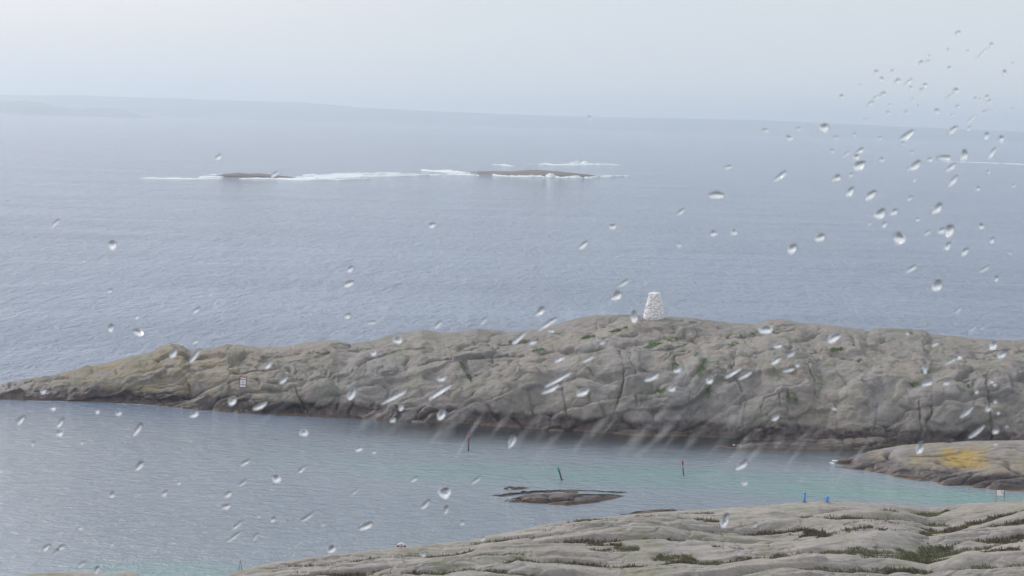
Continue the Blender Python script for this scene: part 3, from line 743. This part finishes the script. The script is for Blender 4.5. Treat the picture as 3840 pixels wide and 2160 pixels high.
# ------------------------------------------------------------------ channel marks
def mark(px0, py0, px1, py1, col, label, frac, r=0.085, top2=None):
    b = P1(px1*K, py1*K); tp = PY(px0*K, py0*K, b.y); d = tp-b
    root = empty('channel_marker', b)
    e = d*(1-frac)
    bm = bmesh.new(); tube(bm, -d*0.5, e, r*1.1, r*0.95, 12); fin('pole', bm, M_wood, root, True)
    if top2:
        bm = bmesh.new(); tube(bm, e, e+d*frac*0.45, r*1.05, r*1.05, 12); fin('lower_band', bm, top2, root, True)
        bm = bmesh.new(); tube(bm, e+d*frac*0.45, d, r*1.5, r*1.4, 12); fin('topmark', bm, col, root, True)
    else:
        bm = bmesh.new(); tube(bm, e, d, r*1.15, r*1.1, 12); fin('topmark', bm, col, root, True)
    tag(root, label, 'channel marker', 'channel markers in the bay'); return root
mark(1179.5, 1094, 1178, 1134, M_red, 'upright dark pole with a red top, leftmost of the channel markers', 0.30)
mark(1403.5, 1175, 1413.5, 1208, M_green, 'dark channel pole with a green top, leaning to the left', 0.36, 0.10)
mark(1716.5, 1158, 1720, 1196, M_red, 'thin dark pole with a red and orange top, rightmost of the channel markers', 0.50, 0.075, M_orange)

# ------------------------------------------------------------------ lifebuoy on the near rocks
def lifebuoy():
    g = pick('fore', FV, 1010, 1377, 5)
    y = g.y+0.25; c = PY(1009.5*K, 1375.5*K, y); s_ = c.y/FPX
    R = 13.0*s_; r = 3.4*s_
    root = empty('lifebuoy', c); root.rotation_euler = (math.radians(6), 0, 0)
    def ring(a0, a1, rr, mat, name):
        bm = bmesh.new(); n = max(3, int((a1-a0)/8)); rows = []
        for i in range(n+1):
            a = math.radians(a0+(a1-a0)*i/n); row = []
            for k in range(12):
                b = k*math.pi/6; q = R+rr*math.cos(b); row.append(bm.verts.new((q*math.cos(a), rr*math.sin(b), q*math.sin(a))))
            rows.append(row)
        for i in range(n):
            for k in range(12): bm.faces.new((rows[i][k], rows[i+1][k], rows[i+1][(k+1) % 12], rows[i][(k+1) % 12]))
        if a1-a0 < 359: bm.faces.new(rows[0]); bm.faces.new(rows[-1][::-1])
        fin(name, bm, mat, root, True)
    for a in (30, 120, 210, 300): ring(a-0, a+62 if a != 30 else a+120-30+0, r, M_white, 'ring_section') if False else None
    ring(28, 152, r, M_white, 'ring'); ring(152, 185, r*1.12, M_red, 'red_band'); ring(185, 240, r, M_white, 'ring_section'); ring(240, 300, r*1.12, M_red, 'red_band'); ring(300, 355, r, M_white, 'ring_section'); ring(-5, 28, r*1.12, M_red, 'red_band')
    bm = bmesh.new(); tube(bm, (0, 0.14, -R*2.6), (0, 0.14, R*0.6), 0.03); box(bm, (0, 0.10, 0), (R*1.6, 0.03, 0.07)); fin('stand', bm, M_steel, root)
    tag(root, 'white lifebuoy with red bands behind the edge of the near rocks', 'lifebuoy')
lifebuoy()

# ------------------------------------------------------------------ blue mooring posts, white board, ladder rail
def post(px, pyb, pyt, w, label, mat, wings=False):
    g = pick('fore', FV, px, pyb, 4); b = PY(px*K, (pyb+1.5)*K, g.y+0.2); s_ = b.y/FPX*K
    h = (pyb+1.5-pyt)*s_; r = w*0.5*s_
    root = empty('mooring_post', b)
    bm = bmesh.new(); tube(bm, (0, 0, -.3), (0, 0, h*.93), r, r*.95, 14); fin('shaft', bm, mat, root, True)
    bm = bmesh.new(); tube(bm, (0, 0, h*.88), (0, 0, h), r*1.15, r*.8, 14); fin('cap', bm, mat, root, True)
    bm = bmesh.new(); tube(bm, (0, 0, -.02), (0, 0, .06), r*1.7, r*1.7, 14); fin('foot_plate', bm, M_steel, root)
    if wings:
        bm = bmesh.new(); tube(bm, (-r*1.9, 0, h*.58), (r*1.9, 0, h*.58), r*.35); fin('cross_pin', bm, mat, root)
    tag(root, label, 'post', 'blue posts on the near shore')
post(2023.5, 1262, 1238, 7.0, 'taller blue post on the edge of the near rocks', M_blue)
post(2080.5, 1262, 1248, 7.5, 'short stubby blue post on the edge of the near rocks', M_blue, True)
def board():
    g = pick('fore', FV, 2517, 1260, 4); b = PY(2517*K, 1240*K, g.y+1.5); s_ = b.y/FPX*K
    root = empty('notice_board', (b.x, b.y, g.z-.2)); h = b.z-g.z+.2
    bm = bmesh.new(); Wd, Hd = 21*s_, 14*s_
    box(bm, (-0.06, 0, h), (Wd*.82, .05, Hd)); fin('panel', bm, M_white, root)
    bm = bmesh.new(); box(bm, (Wd*.28, -.05, h+.0), (.05, .03, Hd*1.15), Matrix.Rotation(math.radians(-38), 3, 'Y')); fin('brace', bm, M_steel, root)
    for sx in (-1, 1):
        bm = bmesh.new(); tube(bm, (sx*Wd*.5, 0.02, -.5), (sx*Wd*.5, 0.02, h+Hd*.45), 0.035); fin('leg', bm, M_steel, root)
    bm = bmesh.new(); box(bm, (0, 0.05, h+Hd*.5), (Wd*1.02, .04, .05)); fin('rail', bm, M_steel, root)
    tag(root, 'small white board on grey legs at the right edge by the channel', 'board')
board()
def rail():
    g = pick('fore', FV, 604, 1436, 4); b = PY(601*K, 1434*K, g.y+.3); s_ = b.y/FPX*K
    root = empty('ladder_rail', b)
    for x0, x1 in ((-2.0, 3.2), (9, 4.2)):
        bm = bmesh.new(); tube(bm, (x0*s_, 0, -.5), (x1*s_, 0, 25*s_), .028); fin('rod', bm, M_steel, root, True)
    bm = bmesh.new(); tube(bm, (2.8*s_, 0, 24*s_), (4.6*s_, 0, 24*s_), .03); fin('joint', bm, M_steel, root, True)
    tag(root, 'thin grey bathing ladder rail at the tip of the near rocks', 'rail')
rail()

# ------------------------------------------------------------------ gulls
def gull(loc, rz, L, label):
    root = empty('gull', loc, rz); s_ = L
    bm = bmesh.new()
    prof = [(-.50, .0, .20, .015), (-.38, .0, .20, .05), (-.2, 0, .20, .095), (0, 0, .20, .125), (.15, 0, .21, .12), (.26, 0, .25, .085), (.33, 0, .32, .06), (.38, 0, .37, .062), (.44, 0, .38, .05), (.48, 0, .375, .02)]
    rows = []
    for (x, y_, z, r) in prof: rows.append([bm.verts.new((x*s_, r*s_*math.cos(k*math.pi/6)*.9, (z+r*math.sin(k*math.pi/6))*s_)) for k in range(12)])
    for i in range(len(rows)-1):
        for k in range(12): bm.faces.new((rows[i][k], rows[i][(k+1) % 12], rows[i+1][(k+1) % 12], rows[i+1][k]))
    bm.faces.new(rows[0]); bm.faces.new(rows[-1][::-1]); fin('body', bm, M_white, root, True)
    for sy in (-1, 1):
        bm = bmesh.new(); uvball(bm, (-.14*s_, sy*.095*s_, .235*s_), (.30*s_, .035*s_, .085*s_)); fin('wing', bm, M_grey, root, True)
        bm = bmesh.new(); tube(bm, (0, sy*.045*s_, .10*s_), (.01*s_, sy*.045*s_, -.01), .010*s_); fin('leg', bm, M_beak, root)
    bm = bmesh.new(); tube(bm, (.47*s_, 0, .37*s_), (.56*s_, 0, .35*s_), .018*s_, .005*s_, 8); fin('beak', bm, M_beak, root)
    tag(root, label, 'gull'); return root
v = P1(1284*K, 1234*K, 0.3); gull((v.x, v.y, v.z), math.radians(200), .62, 'white gull on the rock tip behind the bay slabs')
v = pick('isl', IV, 427, 867, 3); gull(v, math.radians(170), .5, 'left one of two small white gulls on the islands left summit')
v = pick('isl', IV, 453, 869, 3); gull(v, math.radians(20), .5, 'right one of two small white gulls on the islands left summit')

# ------------------------------------------------------------------ surf and foam
def surf(name, strips, label, seed, ground=0.0):
    Vs = []; Fs = []; off = 0
    for j, (pts, wid, hgt, rag) in enumerate(strips):
        pts = np.array(pts, float); n = max(30, int((pts[-1, 0]-pts[0, 0])*2)); m_ = 14
        xs = np.linspace(pts[0, 0], pts[-1, 0], n); ys = np.interp(xs, pts[:, 0], pts[:, 1])
        base = at_z(xs*K, ys*K, 0.0)
        tt = np.linspace(0, 1, n); env = np.sin(np.pi*np.clip(tt, 0.0, 1.0))**0.35
        q = np.stack([base[:, 0]/(wid*1.2), base[:, 1]*0+seed+j*7.0, base[:, 1]*0], 1)
        lump = 0.6+0.9*np.clip(fbm(q, 4, seed+j, 0.65)+0.15, -0.5, 1)
        wl = wid*env*(0.55+0.9*np.clip(0.5+fbm(q*0.7+5, 3, seed+50+j, .6)*1.3, 0, 1.4))
        S = np.linspace(-1, 1, m_)
        rows = []
        for s_ in S:
            z = hgt*env*lump*(1-s_*s_)**0.7 - 0.05 - hgt*2.0*np.clip(-0.10-fbm(np.stack([base[:, 0]/(wid*.8), base[:, 0]*0+s_*1.4+seed*3, base[:, 0]*0+j*5], 1), 3, seed+19, .6), 0, 0.6) + rag*hgt*0.6*np.clip(fbm(np.stack([base[:, 0]/(wid*.25), base[:, 0]*0+s_*2+seed, base[:, 0]*0+j], 1), 3, seed+9)*(1-s_*s_), -0.3, 1)
            rows.append(np.stack([base[:, 0], base[:, 1]+s_*wl+wid*.3*fbm(q*1.3+9, 3, seed+3), z], 1))
        P = np.stack(rows); Vs.append(P.reshape(-1, 3)); Fs.append(grid_faces(m_, n)+off); off += n*m_
    o = link_mesh(name, np.concatenate(Vs), np.concatenate(Fs), M_foam)
    tag(o, label, 'surf', kind='stuff')
surf('surf', [([(355, 448), (450, 449.5), (560, 450)], 9, .7, .6), ([(528, 439), (545, 440), (566, 438)], 6, .7, .6), ([(500, 446), (540, 445), (575, 444)], 12, .9, .8), ([(600, 449), (660, 449), (720, 450)], 6, .7, .6),
              ([(690, 450), (760, 452), (850, 453), (930, 450)], 9, 1.1, .7), ([(730, 447), (800, 447), (880, 444), (960, 442), (1040, 441), (1080, 441)], 34, 2.2, 1.0), ([(760, 441), (860, 440), (960, 436), (1010, 435)], 12, 1.2, .8), ([(960, 441), (1040, 440), (1110, 440)], 18, 2.0, 1.0),
              ([(1058, 429), (1110, 432), (1185, 436)], 14, 1.8, .8), ([(1120, 438), (1180, 440), (1205, 441)], 8, 1.0, .8), ([(1238, 441), (1270, 443), (1330, 445)], 8, 1.9, .8), ([(1310, 445), (1350, 445), (1372, 446)], 5, 1.4, 1.0), ([(1372, 445), (1385, 446), (1400, 446)], 5, 2.4, 1.0), ([(1390, 446), (1450, 447), (1520, 446), (1570, 444)], 9, 1.5, .8), ([(1490, 445), (1530, 444), (1585, 443)], 8, 1.4, .8),
              ([(1325, 414), (1420, 415), (1500, 415), (1565, 416)], 12, 1.6, .7), ([(1430, 413), (1460, 413), (1490, 414)], 8, 3.2, 1.), ([(1235, 414), (1260, 415), (1292, 418)], 8, .9, .9),
              ([(2340, 407), (2440, 408), (2560, 413), (2640, 418)], 9, .8, .7)],
     'white surf breaking along the two offshore reefs', 5)
surf('foam', [([(-10, 999), (15, 1001), (60, 999)], .9, .75, .8), ([(30, 1000), (42, 995), (48, 990)], .4, .5, .6),
              ([(2085, 1163), (2100, 1165), (2122, 1169)], .6, .08, .8), ([(2092, 1158), (2105, 1160), (2112, 1161)], .35, .25, .8),
              ([(1840, 1119), (1870, 1121), (1900, 1122)], .25, .12, .6), ([(1845, 1124), (1890, 1124), (1930, 1126)], .25, .12, .6),
              ([(1235, 1250), (1265, 1252), (1300, 1253)], .25, .06, .6), ([(1290, 1262), (1320, 1256), (1340, 1250)], .2, .05, .5), ([(1560, 1250), (1600, 1252), (1700, 1256)], .2, .04, .6),
              ([(1480, 1336), (1495, 1337), (1505, 1337)], .2, .05, .5)],
     'thin white foam where the swell washes the bay rocks', 6)

# ------------------------------------------------------------------ rain on the lamp room window
PANE_Y = 0.62
DROPS = """141 560 28 7 55;283 616 22 24 0;278 825 14 20 0;347 836 16 26 60;20 508 6 7 0;211 656 8 6 0;277 731 14 8 50;343 798 10 9 0;494 781 22 9 45;491 860 15 8 20;437 887 30 14 45;490 895 40 12 50;675 917 26 13 42;585 1008 27 17 45;488 1040 30 16 50;655 1020 44 12 30;53 1055 28 14 55;152 1063 28 12 50;134 1026 16 12 10;150 1089 18 16 50;207 1114 10 8 0;83 1116 12 8 50;346 1080 36 14 60;298 1039 14 14 0;245 1034 12 12 0;351 1170 30 16 40;617 1163 32 9 38;109 984 14 14 0
874 794 20 12 30;936 811 20 8 20;1103 816 26 9 45;1217 807 26 6 50;1000 856 22 18 10;939 888 14 14 0;713 955 28 12 40;885 991 34 18 55;992 998 70 11 33;1111 951 26 14 30;1106 985 64 14 36;1009 1024 18 12 80;1111 1043 28 19 50;988 1057 15 11 40;764 1089 20 18 20;903 1129 20 13 40;941 1137 10 9 30;1288 1111 34 16 62
1358 783 34 15 50;1550 743 34 19 38;1568 712 32 8 42;1595 796 30 16 82;1379 814 56 10 35;1387 832 18 9 5;1305 850 42 14 45;1340 861 22 10 30;1516 862 16 8 20;1409 903 28 12 30;1479 903 34 10 36;1402 955 78 10 33;1384 978 52 12 28;1466 987 34 18 35;1704 930 22 12 25;1692 976 24 13 30;1640 948 44 14 35;1844 937 46 12 36;1874 944 40 10 30;1785 957 20 16 80;1925 829 34 24 15
2099 850 34 20 35;1956 870 22 12 30;1952 907 30 13 30;1990 890 24 9 35;1984 930 30 10 10;2006 918 12 8 80;2283 838 12 7 80;2353 866 18 9 30;2413 897 18 14 20;2393 908 36 7 38;2327 925 30 12 85;2332 963 32 12 25;2380 963 18 11 30;2499 868 24 18 70;2520 892 28 13 35;2495 959 11 8 60;2503 967 10 8 60;2504 1010 10 8 70;2487 1028 17 11 30;2511 1038 10 8 80;2431 1037 46 9 40;2457 1086 56 9 42;2505 1085 16 13 20;1952 1049 26 11 55;2098 1027 16 8 150;2533 1073 6 5 0;2411 780 22 6 60;2448 826 26 5 45;2472 824 16 5 45;2457 985 11 8 60
695 1203 22 22 0;610 1214 30 8 40;574 1243 22 13 20;569 1273 26 13 30;598 1320 36 9 42;587 1351 46 8 35;686 1307 18 12 50;773 1300 48 8 35;643 1349 24 8 50;920 1323 40 18 35;834 1380 28 18 40;1119 1238 34 30 90;1070 1268 32 13 40;1121 1282 24 11 65;1042 1205 22 9 45;894 1236 32 6 45;813 1320 14 6 30;760 1180 28 9 40;651 1299 8 8 0;1064 1395 12 11 0;1198 1207 32 9 45;1163 1315 12 10 70;1214 1354 14 11 20
1866 1169 36 18 48;1872 1214 14 13 0;1823 1309 38 20 68;1897 1320 22 8 45;1859 1386 20 9 75;2314 1126 34 17 82;2505 1117 12 8 20
282 1244 17 12 50;414 1240 19 12 50;203 1328 11 10 20;280 1370 10 7 0;117 1376 26 11 30;152 1377 24 10 20;141 1388 22 6 45;206 1419 24 8 40;243 1433 22 13 70;449 1215 10 8 0
1087 566 20 12 20;1541 570 20 14 10;1467 617 28 11 40;882 677 20 12 40;877 714 28 15 38;1712 533 26 8 35;1707 616 14 10 30;550 394 22 8 35;692 438 24 8 40;1802 491 38 20 5;1795 587 20 13 20;1846 584 16 15 0;1832 420 22 8 20;1483 296 9 10 90
2409 83 17 9 30;2494 112 11 9 0;2470 135 46 5 42;2385 125 7 7 0;2434 128 7 6 0;2339 140 7 6 0;2316 158 14 9 30;2335 154 11 6 30;2388 171 9 8 0;2203 182 12 9 60;2244 178 11 6 30;2218 198 12 8 0;2257 204 16 10 20;2284 207 32 6 40;2291 220 8 7 0;2328 214 12 9 0;2319 226 10 9 0;2405 227 15 12 0;2388 242 26 5 36;2221 236 16 9 40;2204 244 22 5 25;2189 261 18 8 35;2117 243 12 10 0;2527 184 18 8 95;2547 158 6 6 0;2453 247 8 7 0;2481 246 15 7 55;2489 254 10 8 0;2465 250 6 5 0;2408 268 9 8 0;2296 250 6 6 0;2309 266 6 6 0;2238 264 8 6 20;2233 283 9 7 0;2280 282 10 7 0;2357 279 15 11 0;2476 282 9 7 20;2484 278 7 5 30;2505 265 6 5 0;2547 273 6 6 0;2533 288 6 5 0;2177 299 7 6 0;2395 288 6 5 0;2444 300 30 5 45;2165 213 6 5 0
2073 321 27 22 4;2282 341 42 15 35;2396 328 30 12 50;2437 324 16 7 45;2482 341 16 11 85;2518 350 18 12 85;2272 360 10 9 0;1984 347 18 13 10;2102 347 17 8 30;2150 339 9 8 0;2214 348 12 8 10;1925 328 15 10 0;2007 324 13 7 30
2094 380 10 9 0;2162 380 26 10 35;2129 388 24 6 35;2154 395 20 14 35;2162 416 34 22 38;2141 440 11 8 50;2218 401 16 11 10;1962 443 42 11 35;2294 383 12 8 10;2300 417 40 16 35;2339 401 16 10 10;2374 397 34 14 8;2392 421 30 10 45;2425 390 30 15 88;2495 386 34 9 55;2397 456 34 11 52;2486 433 9 8 0;2460 474 11 9 60;2550 468 9 8 0;2104 448 24 16 30;2138 483 27 15 45;2189 492 34 17 50;2289 499 15 8 40;2213 537 36 20 40;2249 533 22 14 35;2357 524 36 16 58;2225 565 16 10 45;2188 563 13 5 45;2388 580 32 24 84;2368 580 20 13 30;2262 598 32 28 90;2332 586 22 6 50;2063 597 28 18 40;1993 625 28 20 65;2384 619 22 13 50;2427 633 24 13 42;2469 569 16 12 85;2496 604 16 10 80;2541 636 8 8 0;2292 677 30 10 32;2476 677 28 8 30;2357 718 34 22 55;2506 701 16 8 85;2300 453 8 7 0;2309 552 11 9 0"""
def make_drop(px, py, a, b, ang, rnd, label, grp):
    c = PY(px*K, py*K, PANE_Y+0.0022)
    sc_ = K/FPX*PANE_Y*0.5
    a_, b_ = a*sc_*1.06, b*sc_*1.06
    th = math.radians(ang)
    bm = bmesh.new(); NA = 28; NR = 9
    k1, k2, k3 = rnd.uniform(0, 6.28), rnd.uniform(0, 6.28), rnd.uniform(-.25, .25)
    hh = min(a_, b_)*rnd.uniform(0.78, 0.95)
    if max(a, b) > 2.6*min(a, b): hh *= 0.75
    def pt(q, ph):
        irr = 1+0.07*math.sin(2*ph+k1)+0.05*math.sin(3*ph+k2)
        u = a_*q*irr*math.cos(ph); v = b_*q*irr*math.sin(ph)
        v *= 1+k3*u/a_
        bend = 0.12*b_*math.sin(2.2*u/a_+k1)*(a_/b_ > 1.6)
        v += bend
        return (u*math.cos(th)-v*math.sin(th), u*math.sin(th)+v*math.cos(th))
    rings = []
    for j in range(NR):
        q = math.sin((j+1)/NR*math.pi/2)
        y = hh*max(0.0, 1-q*q)**0.72
        rings.append([bm.verts.new((pt(q, k*2*math.pi/NA)[0], y, pt(q, k*2*math.pi/NA)[1])) for k in range(NA)])
    top = bm.verts.new((pt(0, 0)[0], hh, pt(0, 0)[1])); bot = bm.verts.new((pt(0, 0)[0], 0, pt(0, 0)[1]))
    for k in range(NA):
        k2_ = (k+1) % NA
        bm.faces.new((top, rings[0][k2_], rings[0][k]))
        for j in range(NR-1):
            bm.faces.new((rings[j][k], rings[j][k2_], rings[j+1][k2_], rings[j+1][k]))
        bm.faces.new((bot, rings[-1][k], rings[-1][k2_]))
    bmesh.ops.recalc_face_normals(bm, faces=bm.faces)
    me = bpy.data.meshes.new('raindrop'); bm.to_mesh(me); bm.free()
    for p_ in me.polygons: p_.use_smooth = len(p_.vertices) == 4 or p_.center.y > hh*0.2
    me.materials.append(M_drop)
    o = bpy.data.objects.new('raindrop', me); o.location = c; COL.objects.link(o)
    tag(o, label, 'raindrop', grp); return o

ORD = 'leftmost,second from left,third from left,fourth from left,fifth from left,sixth from left,seventh from left,eighth from left,ninth from left,tenth from left'.split(',')
def where(px, py):
    hor = (HOR0+HSL*px*K)/K
    crest, shore = interp([px], MAIN_CREST)[0], interp([px], MAIN_SHORE)[0]
    if py > interp([px], F_EDGE)[0]: return 'near rocks'
    if px > 2110 and interp([px], SK_CREST)[0] < py < interp([px], SK_SHORE)[0]: return 'lichen skerry'
    if crest < py < shore: return 'upper island' if py < (crest+shore)/2 else 'lower island'
    if py >= shore: return 'bay' if py < 1250 else 'lower bay'
    if py < hor-75: return 'upper sky'
    if py < hor-6: return 'lower sky'
    if py < 470: return 'far sea'
    if py < 640: return 'middle sea'
    return 'near sea'
def drops():
    rnd = random.Random(5); L = []
    for ln in DROPS.replace("\n", ";").split(";"):
        L.append([float(v) for v in ln.split()])
    keys = {}
    for i, (px, py, a, b, ang) in enumerate(L):
        m_ = max(a, b); r = m_/min(a, b)
        size = 'large' if m_ >= 32 else 'mid sized' if m_ >= 20 else 'small' if m_ >= 11.5 else 'tiny'
        shape = 'round' if r < 1.4 else 'oval' if r < 2.4 else 'streak shaped'
        keys.setdefault((size, shape, where(px, py)), []).append(i)
    labels = {}
    for (size, shape, reg), ids in keys.items():
        halves = [('', ids)] if len(ids) <= 10 else [(' left', [i for i in ids if L[i][0] < 1288]), (' right', [i for i in ids if L[i][0] >= 1288])]
        for side, idl in halves:
            idl = sorted(idl, key=lambda i: L[i][0])
            if len(idl) > 10: 
                n2 = (len(idl)+1)//2; parts = [(side, idl[:n2], 'left'), (side, idl[n2:], 'right')]
            else: parts = [(side, idl, 'left')]
            for sd_, il, end in parts:
                for k, i in enumerate(il):
                    w_ = ORD[k] if end == 'left' else ORD[len(il)-1-k].replace('left', 'right')
                    tail = (','+sd_+' half') if sd_ else ''
                    labels[i] = ('only %s %s raindrop over the %s' % (size, shape, reg)) if len(ids) == 1 else ('%s of %s %s raindrops over the %s%s' % (w_, size, shape, reg, tail))
    for i, (px, py, a, b, ang) in enumerate(L):
        make_drop(px, py, a, b, ang, rnd, labels[i], 'raindrops on the window pane')
drops()
def smears():
    rnd = random.Random(11); items = []
    for k in range(24):
        x = 1120+k*40+rnd.uniform(-24, 24); y = 1062+k*2.2+rnd.uniform(-28, 40)
        items.append((x, y, rnd.uniform(90, 230), rnd.uniform(14, 36), rnd.uniform(45, 60), rnd.uniform(.012, .032)))
    for k in range(64):
        x = rnd.uniform(560, 2400); y = rnd.uniform(850, 1060)
        items.append((x, y, rnd.uniform(90, 240), rnd.uniform(14, 34), rnd.uniform(32, 48), rnd.uniform(.008, .024)))
    for k in range(12):
        items.append((rnd.uniform(1750, 2450), rnd.uniform(1120, 1210), rnd.uniform(60, 120), rnd.uniform(9, 18), rnd.uniform(45, 62), rnd.uniform(.008, .02)))
    Vs = []; Fs = []; At = []; off = 0; sc_ = K/FPX*PANE_Y
    for (px, py, ln, wd, ang, sl) in items:
        c = np.array(PY(px*K, py*K, PANE_Y+0.0022)); na, nb = 40, 15
        U, W = np.meshgrid(np.linspace(-1, 1, na), np.linspace(-1, 1, nb), indexing='ij')
        th = math.radians(ang); wv = wd*sc_*0.5; hmax = sl*2*wv/math.pi
        cur = rnd.uniform(-.06, .06)*ln*sc_
        wid = (1-np.abs(U)**2.5)**0.6*(1+0.25*np.sin(U*5+rnd.uniform(0, 6)))
        u = U*ln*sc_*0.5; v = W*wv*wid + cur*(U*U)
        z = hmax*(1+np.cos(np.pi*W))*0.5*np.clip((1-U**2), 0, 1)**0.8 + 0.00002*len(Vs)
        P = np.stack([c[0]+u*math.cos(th)-v*math.sin(th), c[1]+z, c[2]+u*math.sin(th)+v*math.cos(th)], 2)
        Vs.append(P.reshape(-1, 3)); Fs.append(grid_faces(na, nb)+off); off += na*nb
        dens = (0.5+0.5*np.cos(np.pi*W))*np.clip(1-U**2, 0, 1)**1.3*(0.8+0.3*np.sin(U*7+rnd.uniform(0, 6)))*(sl/.032)*rnd.uniform(.6, 1.0)
        At.append(np.clip(dens, 0, 1).ravel())
    t = NT('rain_film'); at = t.n('ShaderNodeAttribute'); at.attribute_name = 'film'
    tr = t.n('ShaderNodeBsdfTransparent'); df = t.n('ShaderNodeBsdfTranslucent'); df.inputs['Color'].default_value = (.93, .95, .97, 1)
    mxs = t.n('ShaderNodeMixShader'); t.L(t.math('MULTIPLY', at.outputs['Fac'], 0.21), mxs.inputs[0]); t.L(tr.outputs[0], mxs.inputs[1]); t.L(df.outputs[0], mxs.inputs[2])
    t.L(mxs.outputs[0], t.out.inputs[0])
    o = link_mesh('rain_film', np.concatenate(Vs), np.concatenate(Fs), t.m)
    aa = o.data.attributes.new('film', 'FLOAT', 'POINT'); aa.data.foreach_set('value', np.concatenate(At).astype(np.float32))
    tag(o, 'thin slanting smears of rain water running across the window glass', 'rain streaks', kind='stuff')
smears()
def window():
    root = empty('window', (0, PANE_Y, H-0.05))
    t = NT('window_glass'); g1 = t.n('ShaderNodeBsdfTransparent'); t.L(g1.outputs[0], t.out.inputs[0])
    bm = bmesh.new(); box(bm, (0, 0, 0), (2.4, 0.004, 1.7)); fin('pane', bm, t.m, root)
    for nm, c, s_ in (('frame', (0, 0, .9), (2.6, .08, .1)), ('frame', (0, 0, -.9), (2.6, .08, .1)), ('frame', (-1.25, 0, 0), (.1, .08, 1.7)), ('frame', (1.25, 0, 0), (.1, .08, 1.7))):
        bm = bmesh.new(); box(bm, c, s_); fin(nm, bm, M_white, root)
    tag(root, 'clear window pane of the lookout, wet with raindrops', 'window')
window()
